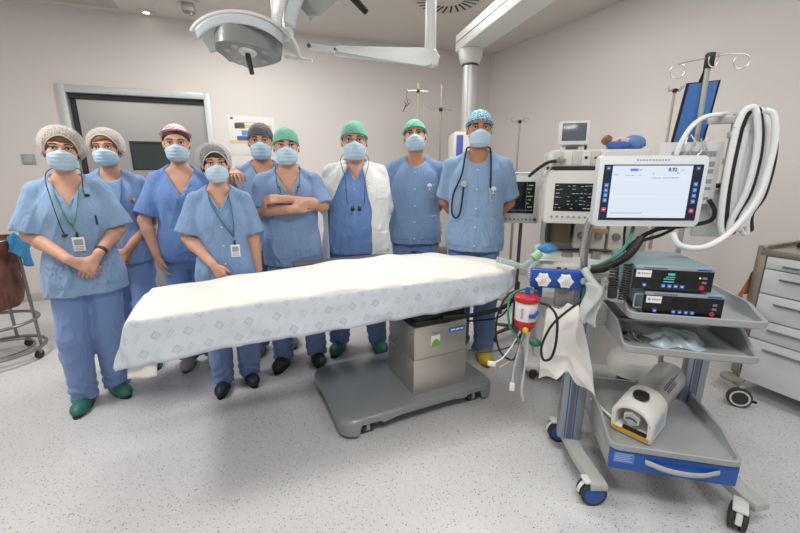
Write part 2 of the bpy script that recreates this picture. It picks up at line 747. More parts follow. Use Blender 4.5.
# back wall with the door opening
D0, D1, DH = 3.70, 4.965, 2.16
wmb = MB()
def seg(s0, s1, z0, z1):
    a, c_ = wb(s0), wb(s1)
    d = -NB * .14
    wmb.prism([(a.x, a.y), (c_.x, c_.y), (c_.x + d.x, c_.y + d.y), (a.x + d.x, a.y + d.y)], z0, z1)
seg(-.14, D0, 0, CEIL); seg(D1, 6.6, 0, CEIL); seg(D0, D1, DH, CEIL)
struct('wall_back', wmb, wallm)
wall_slab('wall_right', C0, RFc, -NR)
wall_slab('wall_front', RFc, FLc, (RFc - FLc).cross(Vector((0, 0, 1))).normalized() if (RFc - FLc).cross(Vector((0, 0, 1))).y < 0 else -(RFc - FLc).cross(Vector((0, 0, 1))).normalized())
wall_slab('wall_left', BLc, FLc, Vector((-.898, -.439, 0)))

# frame matrix of the back wall: local x runs to the right along the wall, -y into the room
AW = math.atan2(-WB.y, -WB.x)
def mw(s, z=0, o=0):
    return Matrix.Translation(wb(s, z, o)) @ Matrix.Rotation(AW, 4, 'Z')

doorframe = mat('door_frame_grey', 'bfc4c4', .45, .2)
steelbr = mat('door_brushed_steel', 'a9a8a5', .42, .75, bump=(14, .04, .01))
darkgap = mat('dark_gap', '2c2d2f', .7)
# door: frame, recessed leaf, track, window
dr = bpy.data.objects.new('door_1', None); COL.objects.link(dr); dr['kind'] = 'structure'
dr.matrix_world = mw(D0)
wd_ = D1 - D0
f = MB()
f.box2((-wd_ - .075, -.022, 0), (-wd_, .14, DH + .07), .004)
f.box2((0, -.022, 0), (.065, .14, DH + .07), .004)
f.box2((-wd_ - .075, -.0215, DH), (.065, .14, DH + .07), .004)
f.build('door_frame', doorframe, dr)
MB().box2((-wd_, .03, DH - .05), (0, .13, DH)).box2((-wd_, .05, 0), (-wd_ + .045, .13, DH)).build('door_track', darkgap, dr)
lf = MB()
wx0, wx1, wz0, wz1 = -.80, -.33, 1.39, 1.70
for a0, a1, z0, z1 in ((-wd_ + .05, wx0, .01, DH - .05), (wx1, -.005, .01, DH - .05), (wx0, wx1, .01, wz0), (wx0, wx1, wz1, DH - .05)):
    lf.box2((a0, .062, z0), (a1, .10, z1))
lfo = lf.build('door_leaf', steelbr, dr)
g = MB()
for a0, a1, z0, z1 in ((wx0, wx0 + .02, wz0, wz1), (wx1 - .02, wx1, wz0, wz1), (wx0, wx1, wz0, wz0 + .02), (wx0, wx1, wz1 - .02, wz1)):
    g.box2((a0, .052, z0), (a1, .064, z1), .002)
g.build('window_frame', mat('rubber_gasket', '26282a', .6), lfo)
gm = mat('door_window_glass', '36423f', .06, spec=.6)
gb = MB().box2((wx0 + .02, .066, wz0 + .02), (wx1 - .02, .072, wz1 - .02)).build('window_glass', gm, lfo)

# skirting on the visible walls
bm_ = mat('skirting_vinyl', 'b8b4ae', .5)
k = MB()
def skirt(s0, s1):
    M = mw(s0)
    mb = MB().box2((s0 - s1, -.012, 0), (0, .0, .09), .003)
    mb.xf(M); k.add(mb.v, mb.f)
skirt(-.0, D0 - .07); skirt(D1 + .08, 6.5)
struct('baseboard_back', k, bm_)
AR = math.atan2(WR.y, WR.x)
mb = MB().box2((0, -.012, 0), (8.0, 0, .09), .003)
MR = Matrix.Translation(C0) @ Matrix.Rotation(AR, 4, 'Z')
mb.xf(MR)
struct('baseboard_right', mb, bm_)
# seam strips of the wall cladding beside the corner
mb = MB().box2((-.012, -.004, .09), (.012, 0.0, CEIL)); mb.xf(mw(.30)); struct('trim_1', mb, wallm)

# light switch
t = thing('light_switch', 'pale grey rocker switch plate on the wall beside the door frame', 'switch'); t.matrix_world = mw(5.385, 1.495)
MB().box2((-.055, -.012, -.05), (.055, 0, .05), .004).build('plate', mat('switch_grey', '9d9d9b', .5), t)
MB().box2((-.036, -.018, -.032), (.036, -.011, .032), .003).build('rocker', mat('switch_rocker', 'a8a8a6', .45), t)

# notice on the wall
t = thing('wall_notice', 'white notice with blue photo squares and yellow bands on the back wall', 'poster'); t.matrix_world = mw(3.475, 1.665)
MB().box2((0, -.004, -.10), (.52, 0, .34), .001).build('sheet', mat('poster_paper', 'dcdad5', .6), t)
for n_, (x0, x1, z0, z1, col) in dict(a=(.0, .5, .03, .065, 'd3b886'), b=(.085, .48, .20, .245, 'd8b894'), c=(.07, .18, .20, .26, '4a4450'), d=(.14, .22, .12, .18, '5f8fc4'), e=(.085, .27, .065, .115, '3f5f9c'), f=(.03, .06, .30, .325, '6d5b66'), g=(.09, .40, .265, .27, '8a8580')).items():
    MB().box2((x0, -.0055, z0), (x1, -.0035, z1)).build('printed_block', mat('poster_' + col, col, .6), t)
# ------------------------------------------------------------------ people
def fabric(name, col, scale=0.0, var=.06):
    m = mat(name, col, .88, var=(7, var), spec=.25, sheen=.25)
    nt, b = nodes_of(m)
    tc = nt.nodes.new('ShaderNodeTexCoord')
    mp = nt.nodes.new('ShaderNodeMapping')
    mp.inputs['Scale'].default_value = (1, 1, .38)
    nt.links.new(tc.outputs['Object'], mp.inputs['Vector'])
    n = nt.nodes.new('ShaderNodeTexNoise')
    n.inputs['Scale'].default_value = 13
    n.inputs['Detail'].default_value = 3.5
    n.inputs['Distortion'].default_value = 1.6
    nt.links.new(mp.outputs['Vector'], n.inputs['Vector'])
    bp = nt.nodes.new('ShaderNodeBump')
    bp.inputs['Strength'].default_value = .42
    bp.inputs['Distance'].default_value = .035
    nt.links.new(n.outputs['Fac'], bp.inputs['Height'])
    nt.links.new(bp.outputs['Normal'], b.inputs['Normal'])
    return m


SCRUB = fabric('scrub_blue', '7f9bc2')
SCRUB_DEEP = fabric('scrub_deep_blue', '6d8fc6')
SCRUB_PALE = fabric('scrub_pale_blue', '89a6c8')
TROUSER = fabric('trouser_blue', '748fbe')
COATW = fabric('coat_white', 'e9ebea', var=.02)
GREENCAP = fabric('cap_green', '74b9a0')
GREYCAP = fabric('cap_dark_grey', '55595c')
MASKM = mat('mask_blue', 'bdd8e8', .8, bump=(90, .2, .002), spec=.2)
MASKW = mat('mask_strap_white', 'e8edf0', .7)
BLACK = mat('black_plastic', '18181a', .45)
BLACKR = mat('black_rubber', '151517', .6)
STEEL = mat('stainless_steel', 'c9c8c4', .32, .65)
CHROME = mat('chrome', 'b4b2ae', .28, .7)
WHITEP = mat('white_plastic', 'e6e6e2', .38)
EYEW = mat('eye_white', 'e6e0da', .3)
IRIS = mat('eye_iris', '2c1c12', .2)
GREENRIB = mat('ribbon_green', '4f9a4a', .6)
DGREENRIB = mat('ribbon_dark_green', '2f7a4e', .6)
YELRIB = mat('ribbon_lime', 'b9c84a', .6)
CARD = mat('card_white', 'eef0f0', .35)
CARDINK = mat('card_grey_print', '9aa3ab', .5)
NAVYPEN = mat('pen_navy', '23305e', .4)


def voro_mat(name, c1, c2, scale, rough=.85, thr=(.35, .45)):
    m = mat(name, c1, rough)
    nt, b = nodes_of(m)
    tc = nt.nodes.new('ShaderNodeTexCoord')
    v = nt.nodes.new('ShaderNodeTexVoronoi')
    v.inputs['Scale'].default_value = scale
    r = nt.nodes.new('ShaderNodeValToRGB')
    r.color_ramp.elements[0].position = thr[0]
    r.color_ramp.elements[1].position = thr[1]
    r.color_ramp.elements[0].color = srgb(c1)
    r.color_ramp.elements[1].color = srgb(c2)
    nt.links.new(tc.outputs['Object'], v.inputs['Vector'])
    nt.links.new(v.outputs['Distance'], r.inputs['Fac'])
    nt.links.new(r.outputs['Color'], b.inputs['Base Color'])
    return m


PATCAP = voro_mat('cap_patterned_blue', 'd8ecf2', '5d9dbd', 95, thr=(.34, .5))
PINKCAP = voro_mat('cap_patterned_pink', 'c8365c', 'eccfce', 55, thr=(.30, .44))


def net_mat(name, col, alpha):
    m = bpy.data.materials.new(name)
    m.use_nodes = True
    nt, b = nodes_of(m)
    b.inputs['Base Color'].default_value = srgb(col)
    b.inputs['Roughness'].default_value = .8
    tc = nt.nodes.new('ShaderNodeTexCoord')
    v = nt.nodes.new('ShaderNodeTexVoronoi')
    v.feature = 'DISTANCE_TO_EDGE'
    v.inputs['Scale'].default_value = 150
    r = nt.nodes.new('ShaderNodeMapRange')
    r.inputs['From Min'].default_value = .05
    r.inputs['From Max'].default_value = .22
    r.inputs['To Min'].default_value = min(1, alpha + .25)
    r.inputs['To Max'].default_value = max(0, alpha - .25)
    nt.links.new(tc.outputs['Object'], v.inputs['Vector'])
    nt.links.new(v.outputs['Distance'], r.inputs['Value'])
    nt.links.new(r.outputs['Result'], b.inputs['Alpha'])
    return m


NETW = net_mat('bouffant_white_net', 'e6e3de', .36)
NETG = net_mat('bouffant_grey_net', 'bcbdbf', .36)


class HeadT:
    """head-local point -> figure point (rotation about the top of the neck)"""
    def __init__(s, yaw, pitch, roll, piv, sc, hs=1.0):
        R = Matrix.Rotation(rad(yaw), 3, 'Z') @ Matrix.Rotation(rad(pitch), 3, 'X') @ Matrix.Rotation(rad(roll), 3, 'Y')
        s.R = np.array(R, dtype=np.float32)
        s.p = V3(piv)
        s.s = sc
        s.h = hs
        s.z0 = V3((0, .01, 1.70)) * sc      # heads grow from the crown down, crown height kept

    def __call__(s, p):
        return s.R @ ((V3(p) * s.s - s.z0) * s.h + s.z0 - s.p) + s.p

    def many(s, V):
        return ((V * s.s - s.z0) * s.h + s.z0 - s.p) @ s.R.T.astype(np.float64) + s.p


class IdT:
    R = np.eye(3, dtype=np.float32)

    def __call__(s, p):
        return V3(p)


def head_sdf(S, T, sc, nose=True, male=False, off=0.0, neck=False):
    """cranium, jaw, brow, cheeks, nose, lips, ears in a 1.70 m figure's coordinates"""
    jw = 1.06 if male else 1.0
    e = lambda c, r, k, op='u': S.ell(c, tuple((x + off) * sc for x in r), k * sc, op, None, T)
    cp = lambda a, b, ra, rb, k, op='u': S.cap(a, b, (ra + off) * sc, (rb + off) * sc, k * sc, op, T)
    e((0, .018, 1.612), (.074, .093, .092), .01)
    e((0, -.012, 1.548), (.060 * jw, .074, .068), .03)
    cp((-.03 * jw, -.055, 1.508), (.03 * jw, -.055, 1.508), .024, .024, .025)
    e((0, -.072, 1.497), (.02, .016, .015), .02)
    for sx in (-1, 1):
        e((sx * .04, -.058, 1.556), (.026, .022, .026), .02)
        cp((sx * .012, -.079, 1.607), (sx * .047, -.066, 1.609), .011, .010, .012)
        if nose:
            e((sx * .0325, -.0905, 1.588), (.0165, .012, .0115), .008, 's')
            # ears: shell and lobe
            e((sx * .078, .014, 1.580), (.0085, .020, .030), .006)
            e((sx * .086, .012, 1.582), (.005, .011, .019), .004, 's')
    cp((0, -.082, 1.592), (0, -.104, 1.556), .0085, .0125, .012)
    if nose:
        for sx in (-1, 1):
            e((sx * .013, -.092, 1.551), (.0095, .011, .008), .006)
        cp((-.018, -.083, 1.5265), (.018, -.083, 1.5265), .0055, .0055, .006)
        cp((-.014, -.083, 1.5175), (.014, -.083, 1.5175), .0065, .0065, .006)
        cp((-.02, -.0925, 1.522), (.02, -.0925, 1.522), .0022, .0022, .002, 's')


def nrm(v):
    v = np.array(v, dtype=float)
    return v / np.linalg.norm(v)


def hand_sdf(S, W, d, n, side, curl, sc, k=.006):
    """palm, four unequal fingers bent at the knuckles, thumb leaving the side of the palm; side=+1: thumb on the d x n side"""
    d = nrm(d); n = np.array(n, float); n = nrm(n - d * (n @ d)); s = np.cross(d, n) * side
    W = np.array(W, float)
    at = lambda a, b, c: W + (d * a + s * b + n * c) * sc
    S.cap(at(-.02, 0, 0), at(.02, 0, 0), .024 * sc, .024 * sc, .012 * sc)
    for b0, b1, L, r in ((.012, .030, (.034, .024, .019), .0082), (.004, .0105, (.038, .027, .020), .0085),
                         (-.006, -.009, (.035, .025, .020), .0082), (-.014, -.027, (.027, .019, .017), .0074)):
        S.cap(at(.012, b0, 0), at(.084, b1, .001), .0135 * sc, .0115 * sc, .008 * sc)
        p = at(.086, b1, .001)
        a = curl * .55
        for i, l in enumerate(L):
            dd = d * math.cos(a) + n * math.sin(a) + s * (b1 * 1.2)
            q = p + nrm(dd) * l * sc
            S.cap(p, q, r * (1 - .08 * i) * sc, r * (1 - .08 * (i + 1)) * sc, .003 * sc)
            p = q
            a += curl * (1.0 if i == 0 else .8)
    p0 = at(.018, .016, .004)
    p1 = at(.050, .042, .012)
    p2 = at(.078, .050, .020)
    p3 = at(.100, .047, .030 + .01 * curl)
    S.cap(p0, p1, .016 * sc, .0125 * sc, .008 * sc)
    S.cap(p1, p2, .0108 * sc, .0095 * sc, .004 * sc)
    S.cap(p2, p3, .0095 * sc, .0078 * sc, .004 * sc)


def to_mb(mb, S, sc=None, T=None, relaxn=1):
    V, F = S.net()
    if relaxn:
        V = relax(V, F, relaxn, .4)
    if T is not None:
        V = T.many(V)
    mb.add(V, F)
    return mb


def person(label, loc, yaw, H, male=False, bulk=1.0, belly=0.0, skin='d8a88e', L=None, R=None, hem=.80, sleeve=.86, sleeve_r=.078,
           neck='v', vdepth=1.29, feet=((-.1, -.02, -8), (.1, -.02, 8)), shoe='3f7f6b', shoe_name='clog', cap='bouffant', capmat=None,
           hair='5a3d28', beard=None, head=(0, 0, 0), tunic=None, trouser=None, coat=False, lanyard=None, seed=1, glasses=False, hs=1.0, big=1.0,
           extras=(), shoe_bump=None, brow='3a281c', capz=0.0):
    sc = H / 1.70
    root = thing('person', label, 'person', (loc[0], loc[1], 0), yaw, 'surgical team standing behind the table')
    SK = mat('skin_' + skin, skin, .55, bump=(40, .08, .003), var=(9, .07), spec=.35)
    HAIRM = mat('hair_' + hair, hair, .6, bump=(160, .5, .004))
    BROW = mat('brow_' + brow, brow, .7)
    tm = tunic or SCRUB
    tr = trouser or TROUSER
    q = lambda *p: tuple(x * sc for x in p)
    shx = .168 if male else .143
    bw = bulk
    # ---- torso profiles (1.70 m figure)
    if male:
        Z = [.78, .86, .95, 1.04, 1.14, 1.24, 1.32, 1.40]
        A = [.150, .160, .158, .152, .156, .166, .150, .070]
        B = [.100, .108, .106, .104, .108, .112, .098, .070]
    else:
        Z = [.78, .86, .95, 1.04, 1.14, 1.24, 1.32, 1.40]
        A = [.155, .166, .156, .138, .140, .146, .130, .060]
        B = [.100, .112, .104, .094, .102, .116, .092, .062]
    A = [a * bw for a in A]
    B = [b * bw + belly * math.exp(-((z - 1.05) / .14) ** 2) for z, b in zip(Z, B)]
    CY = [.012 - belly * .6 * math.exp(-((z - 1.05) / .14) ** 2) + (.0 if male else -.006 * math.exp(-((z - 1.24) / .06) ** 2)) for z in Z]
    st = lambda S, d, k=.03, zlo=None, op='u': S.stack([z * sc for z in Z], [(a + d) * sc for a in A], [(b + d) * sc for b in B], [y * sc for y in CY], None, k * sc, op)
    HT = HeadT(head[0], head[1], head[2], q(0, .012, 1.47), sc, hs)
    arms = {}
    for key, sx, a in (('L', -1, L), ('R', 1, R)):
        S_ = np.array([sx * shx, .012, 1.352])
        E_ = np.array(a['e']); W_ = np.array(a['w'])
        arms[key] = (S_ * sc, E_ * sc, W_ * sc, a)
    # ---- body: one continuous skin surface
    Bd = SDF()
    st(Bd, -.016)
    for sx in (-1, 1):
        Bd.cap(q(sx * .03, .018, 1.415), q(sx * (shx - .02), .012, 1.350), .042 * sc, .038 * sc, .025 * sc)
        fx, fy, fa = feet[0] if sx < 0 else feet[1]
        Bd.cap(q(sx * .085, .01, .87), q(sx * .09 * .4 + fx * .6, -.012 + fy * .5, .47), .078 * sc * bw, .054 * sc, .04 * sc)
        Bd.cap(q(sx * .09 * .4 + fx * .6, -.012 + fy * .5, .47), q(fx, fy + .03, .09), .052 * sc, .034 * sc, .03 * sc)
        c, s_ = math.cos(rad(fa)), math.sin(rad(fa))
        Bd.cap(q(fx, fy + .03, .06), q(fx + .11 * s_, fy + .03 - .12 * c, .035), .032 * sc, .026 * sc, .02 * sc)
    for key, (S_, E_, W_, a) in arms.items():
        Bd.cap(S_, E_, .050 * sc * (bw * .5 + .5), .039 * sc, .025 * sc)
        m = E_ + (W_ - E_) * .3
        Bd.cap(E_, m, .039 * sc, .040 * sc, .02 * sc)
        Bd.cap(m, W_, .040 * sc, .0255 * sc, .02 * sc)
        hand_sdf(Bd, W_ + nrm(a['d']) * .012 * sc, a['d'], a['n'], a.get('t', 1 if key == 'L' else -1), a.get('curl', .35), sc * (1.04 if male else .95))
    Bd.cap(q(0, .022, 1.39), HT((0, .010, 1.50)), (.060 if male else .051) * sc, (.056 if male else .047) * sc, .022 * sc)
    head_sdf(Bd, HT, sc * hs, True, male)
    zhand = [min(a[2][2], a[2][2] + nrm(a[3]['d'])[2] * .19 * sc) for a in arms.values()]
    zhi = [max(a[2][2], a[2][2] + nrm(a[3]['d'])[2] * .19 * sc) for a in arms.values()]

    def zf(z):
        if z > 1.42 * sc or any(lo - .03 < z < hi + .03 for lo, hi in zip(zhand, zhi)):
            return .0052
        return .010
    Bd.run(.0056, zf)
    V, F = Bd.net()
    V = relax(V, F, 1, .35)
    mb = MB()
    mb.add(V, F, 0)
    # eyes, brows, lids set into the face; lips
    fs = SDF(); head_sdf(fs, IdT(), 1.0, True, male); fs.run(.0045)
    for sx in (-1, 1):
        c = HT((sx * .0325, -.0775, 1.588))
        rr = .0118 * sc * hs
        Rm = Matrix(HT.R.tolist()) @ Matrix.Rotation(PI / 2, 3, 'X')
        e = MB()
        prof = [(max(math.sin(t), 1e-3) * rr, math.cos(t) * rr) for t in [PI * i / 16 for i in range(17)]]
        e.lathe(prof, c, Rm, 20, 1)
        n = 20
        # faces near the front pole become the iris
        nf = len(e.f)
        for fi, f in enumerate(e.f):
            cc = sum((Vector(e.v[i]) for i in f), Vector()) / len(f) - Vector(c)
            if (Matrix(HT.R.tolist()).transposed() @ cc).normalized().dot(Vector((0, -1, 0))) > .86:
                e.m[fi] = 2
        mb.add(e.v, e.f, 1)
        mb.m[-nf:] = e.m
        pts = []
        for t in np.linspace(0, 1, 7):
            x = sx * (.016 + .036 * t); z = 1.6085 + .0055 * math.sin(PI * min(1, t * 1.1) * .8) - .003 * t
            y = fs.ysurf(x, z)
            pts.append(HT((x, (y if y is not None else -.08) - .0005, z)))
        mb.tube(pts, [(.0026 + (.0016 if male else .0004)) * sc * (1 - .4 * t) for t in np.linspace(0, 1, 7)], 6, True, 3, flat=1.3)
        for zo, rl in ((.0078, .0022), (-.0082, .0013)):
            pts = []
            for t in np.linspace(-1, 1, 7):
                x = sx * .0325 + t * .0145; z = 1.588 + zo * (1 - .75 * t * t)
                pts.append(HT((x, -.0875 + .0045 * t * t + (.002 if zo < 0 else 0), z)))
            mb.tube(pts, rl * sc, 6, True, 3 if zo > 0 else 0)
    mb.build('body', [SK, EYEW, IRIS, BROW], root, 60)
    # ---- trousers
    Tr = SDF()
    zt = [.74, .80, .88, .98, 1.04]
    Tr.stack([z * sc for z in zt], [x * sc * bw for x in (.150, .160, .172, .160, .150)], [x * sc * bw for x in (.100, .108, .118, .112, .104)], [.012 * sc] * 5, None, .03 * sc)
    for sx in (-1, 1):
        fx, fy, fa = feet[0] if sx < 0 else feet[1]
        kx = sx * .09 * .4 + fx * .6
        Tr.cap(q(sx * .082, .012, .84), q(kx, -.008 + fy * .5, .47), .098 * sc * bw, .083 * sc * (.5 * bw + .5), .02 * sc)
        Tr.cone(q(kx, -.008 + fy * .5, .47), q(fx, fy + .028, .045), .083 * sc * (.5 * bw + .5), .078 * sc, .03 * sc)
    Tr.run(.0085)
    V, F = Tr.net()
    V = relax(V, F, 1, .5)
    V = wrinkle(V, F, seed * 7 + 1,   .0115 * sc, 55, 14, lambda v: 1 + .9 * np.exp(-(v[:, 2] / (.22 * sc)) ** 2))
    # gathers where the cloth breaks over the shoe
    N = vnorm(V, F)
    V = V + N * (.004 * np.sin(V[:, 2] * 105 / sc + 6 * np.sin(V[:, 0] * 17 + seed)) * np.exp(-((V[:, 2] / sc - .12) / .08) ** 2))[:, None]
    mesh_np('trousers', V, F, tr, root)
    # ---- tunic
    Tu = SDF()
    zz = [hem] + [z for z in Z if z > hem + .05]
    A2 = np.interp(zz, Z, A); B2 = np.interp(zz, Z, B); C2 = np.interp(zz, Z, CY)
    fl = [.020 + .022 * max(0, 1 - (z - hem) / .3) + (.008 if z < 1.2 else 0) for z in zz]
    # a loose tunic falls straight from the chest
    wa = max(a + f for a, f, z in zip(A2, fl, zz) if z > 1.1)
    A3 = [max(a + f, (wa - .004) * (1 if z < 1.3 else 0)) for a, f, z in zip(A2, fl, zz)]
    wb = max(b + f for b, f, z in zip(B2, fl, zz) if z > 1.1)
    B3 = [max(b + f, (wb - .008) * (1 if z < 1.3 else 0)) for b, f, z in zip(B2, fl, zz)]
    Tu.stack([z * sc for z in zz], [x * sc for x in A3], [x * sc for x in B3], [x * sc for x in C2], None, .02 * sc)
    for key, sx in (('L', -1), ('R', 1)):
        S_, E_, W_, a = arms[key]
        Tu.cap(q(sx * .042, .022, 1.415), q(sx * (shx - .01), .012, 1.352), .050 * sc, .050 * sc, .018 * sc)
        Tu.cap(S_, S_ + (E_ - S_) * .3, .056 * sc * (bw * .5 + .5), .060 * sc, .018 * sc)
        end = S_ + (E_ - S_) * sleeve
        Tu.cone(S_, end, .054 * sc, sleeve_r * sc, .02 * sc)
    Tu.cap(q(0, .02, 1.38), q(0, .012, 1.60), .060 * sc, .066 * sc, .010 * sc, 's')
    if neck == 'v':
        za = vdepth * sc; ca = math.cos(rad(27)); sa = math.sin(rad(27))
        Tu.fn(lambda X, Y, Zz: np.maximum(np.abs(X) * ca - (Zz - za) * sa, Y - .0), (-.1 * sc, -.3, za), (.1 * sc, .0, 1.5 * sc), .004)
    else:
        Tu.ell(q(0, -.06, 1.418), q(.064, .12, .050), .006, 's')
    Tu.run(.0078)
    V, F = Tu.net()
    V = relax(V, F, 1, .5)
    V0 = V
    V = wrinkle(V, F, seed * 11 + 3,   .0125 * sc, 62, 13, lambda v: (.62 + .6 * np.clip((1.25 * sc - v[:, 2]) / (.35 * sc), 0, 1)) * np.clip((1.47 * sc - v[:, 2]) / (.16 * sc), .25, 1))
    tun = mesh_np('tunic', V, F, tm, root)
    N = vnorm(V, F)

    def ts(x, z):
        y = Tu.ysurf(x * sc, z * sc)
        return (y / sc if y is not None else -.12)

    def tp(x, z, o=.006):
        return q(x, ts(x, z) - o, z)

    def cloth(name, x0, x1, z0, z1, off=.004, parent=tun, m=None, front=True):
        r = patch(V, F, N, lambda C, fn: (C[:, 0] > x0 * sc) & (C[:, 0] < x1 * sc) & (C[:, 2] > z0 * sc) & (C[:, 2] < z1 * sc) & (fn[:, 1] < -.25), off)
        if r is None:
            return None
        return mesh_np(name, r[0], r[1], m or tm, parent)

    # trim round the neck opening
    if neck == 'v':
        nb = []
        for t in np.linspace(0, 1, 9):
            x = -.062 + .062 * t; nb.append((x, 1.405 - (1.405 - vdepth + .006) * t))
        nb = nb + [(-x, z) for x, z in nb[-2::-1]]
        trim = MB().tube([tp(x * (1 + .05), z, .001) for x, z in nb], .0062 * sc, 8, flat=.5)
        trim.build('neck_trim', tm, tun, 60)
    # ---- shoes
    SHM = mat('shoe_' + shoe, shoe, .5 if shoe_bump is None else .45, bump=shoe_bump)
    for sx in (-1, 1):
        fx, fy, fa = feet[0] if sx < 0 else feet[1]
        Sh = SDF()
        Sh.ell((0, -.075, .036), (.046, .085, .040), .02)
        Sh.ell((0, .055, .040), (.036, .050, .042), .04)
        Sh.cap((0, .05, .03), (0, -.08, .026), .036, .042, .03)
        Sh.plane((0, 0, 0.001), (0, 0, -1))
        Sh.run(.0065)
        v, f = Sh.net()
        v = relax(v, f, 1, .4)
        a = rad(fa)
        k = .265 / .27 * sc * (1.08 if male else 1.0)
        Rz = np.array([[math.cos(a), -math.sin(a), 0], [math.sin(a), math.cos(a), 0], [0, 0, 1]])
        v = (v * k) @ Rz.T + np.array([fx * sc, fy * sc, 0])
        so = mesh_np(shoe_name, v, f, SHM, root)
        # sole
        prof = []
        for t in range(28):
            an = 2 * PI * t / 28
            yy = -math.cos(an)
            w = .046 if yy < 0 else .040
            prof.append((w * math.sin(an) * (1 - .12 * max(0, yy)), yy * (.161 if yy < 0 else .106)))
        MB().prism(prof, 0.0, .013, Matrix.Translation((fx * sc, fy * sc, 0)) @ Matrix.Rotation(a, 4, 'Z') @ Matrix.Diagonal((k, k, 1, 1)), .003).build('sole', mat('sole_dark_' + shoe, tuple(int(x * .55) for x in (int(shoe[0:2], 16), int(shoe[2:4], 16), int(shoe[4:6], 16))), .6), so)
    # ---- face mask with pleats and ear loops
    Mk = SDF()
    head_sdf(Mk, IdT(), 1.0, False, male, .006)
    Mk.ell((0, -.040, 1.535), (.0655, .066, .060), .02)
    Mk.ell((0, -.070, 1.535), (.050, .048, .050), .02)
    Mk.ell((0, -.045, 1.500), (.052, .055, .03), .02)
    Mk.cap((0, -.085, 1.585), (0, -.10, 1.555), .014, .018, .02)
    Mk.fn(lambda X, Y, Zz: Zz - (1.577 - 1.6 * np.maximum(np.abs(X) - .012, 0) ** 1.3 * .75 ), (-.1, -.2, 1.54), (.1, .2, 1.75), 0, 'i2')
    Mk.ops[-1] = (Mk.ops[-1][0], V3((-9,) * 3), V3((9,) * 3), 0.0, 'i')
    Mk.plane((0, 0, 1.478), (0, .10, -1))
    Mk.plane((0, -.012, 0), (0, 1, 0))
    Mk.fn(lambda X, Y, Zz: np.abs(X) - .0655 - 0 * Y - 0 * Zz, (-9,) * 3, (9,) * 3, 0, 'i')
    Mk.run(.0042)
    v, f = Mk.net()
    v = relax(v, f, 1, .4)
    n_ = vnorm(v, f)
    v = v + n_ * (.0014 * np.sign(np.sin((v[:, 2] - 1.49) * 2 * PI / .021)) * np.clip(1 - np.abs(v[:, 0]) / .07, 0, 1))[:, None]
    v = HT.many(v)
    mko = mesh_np('surgical_mask', v, f, MASKM, root)
    for sx in (-1, 1):
        lp = spl([HT((sx * .0655, -.034, 1.556)), HT((sx * .077, -.01, 1.585)), HT((sx * .0815, .022, 1.603)), HT((sx * .086, .036, 1.585)), HT((sx * .079, .020, 1.556)), HT((sx * .064, -.026, 1.512))], 5)
        MB().tube(lp, .0016 * sc, 6).build('ear_loop', MASKW, mko)
    # ---- hair and cap
    if cap == 'bouffant':
        fr, bk = 1.655 + capz, 1.505
        Hr = SDF()
        Hr.ell((0, .019, 1.612), (.084, .104, .0975), .01)
        Hr.cap((-.07, .02, 1.56), (-.062, .01, 1.53), .02, .014, .02)
        Hr.cap((.07, .02, 1.56), (.062, .01, 1.53), .02, .014, .02)
        Hr.fn(lambda X, Y, Zz: (fr - .016 - .022 * np.abs(np.sin(X * 34 + seed)) - .80 * (Y + .078) - 8.5 * X * X) - Zz, (-9,) * 3, (9,) * 3, 0, 'i')
        Cp = SDF()
        Cp.ell((0, .035, 1.618), (.110, .124, .106), .01)
        Cp.ell((0, .05, 1.57), (.100, .09, .06), .03)
        Cp.fn(lambda X, Y, Zz: (fr - .80 * (Y + .078) - 7.5 * X * X) - Zz, (-9,) * 3, (9,) * 3, .008, 'i')
        Cp.ell((0, -.07, 1.56), (.066, .085, .088), .01, 's')
        amp, res, cm, nm = .005, .006, capmat or NETW, 'bouffant_cap'
    else:
        fr = 1.632 + capz
        Hr = SDF()
        Hr.ell((0, .024 - .05 * (big - 1), 1.606), (.079 * big, .097 * big, .092 * big), .01)
        Hr.plane((0, -.06, fr - .03), (0, -.55, -1))
        Hr.plane((0, .0, 1.545), (0, 0, -1))
        Hr.box((-.2, -.2, 1.4), (.2, -.012, 1.60), 0.0)
        Cp = SDF()
        Cp.ell((0, .022, 1.617), (.083 * big, .103 * big, .0935 * big), .01)
        Cp.plane((0, -.075, fr), (0, -.32, -1))
        amp, res, cm, nm = .0022, .0055, capmat, 'surgical_cap'
    Hr.run(.0055)
    v, f = Hr.net()
    mesh_np('hair', HT.many(wrinkle(relax(v, f, 1), f, seed, .0015, 70, 30)), f, HAIRM, root)
    Cp.run(res)
    v, f = Cp.net()
    v = wrinkle(relax(v, f, 1), f, seed + 50, amp, 38 if cap == 'bouffant' else 24, 24)
    cpo = mesh_np(nm, HT.many(v), f, cm, root)
    if cap == 'bouffant':
        # elastic edge
        pts = []
        for t in range(36):
            a = 2 * PI * t / 36
            # intersection ring of the ellipsoid with the tilted plane, found by scaling a ray
            dx, dy = math.sin(a), -math.cos(a)
            for r in np.linspace(.13, .02, 60):
                x, y = dx * r, .03 + dy * r
                z = fr - .80 * (y + .078) - 7.5 * x * x
                if (x / .110) ** 2 + ((y - .035) / .124) ** 2 + ((z - 1.618) / .106) ** 2 < .95:
                    break
            pts.append(HT((x, y, z + .004)))
        MB().tube(pts, .0035 * sc, 6, closed=True).build('elastic_edge', mat('elastic_pale', 'd9d3c9', .8), cpo)
    else:
        pts = []
        for t in range(40):
            a = 2 * PI * t / 40
            dx, dy = math.sin(a), -math.cos(a)
            for r in np.linspace(.13, .02, 80):
                x, y = dx * r, .022 + dy * r
                z = fr - .32 * (y + .075)
                if (x / .083) ** 2 + ((y - .022) / .103) ** 2 + ((z - 1.617) / .0935) ** 2 < big * big:
                    break
            pts.append(HT((x, y, z + .008)))
        MB().tube(pts, .0085 * sc, 8, closed=True, flat=.3, up=(0, 0, 1)).build('cap_band', cm, cpo)
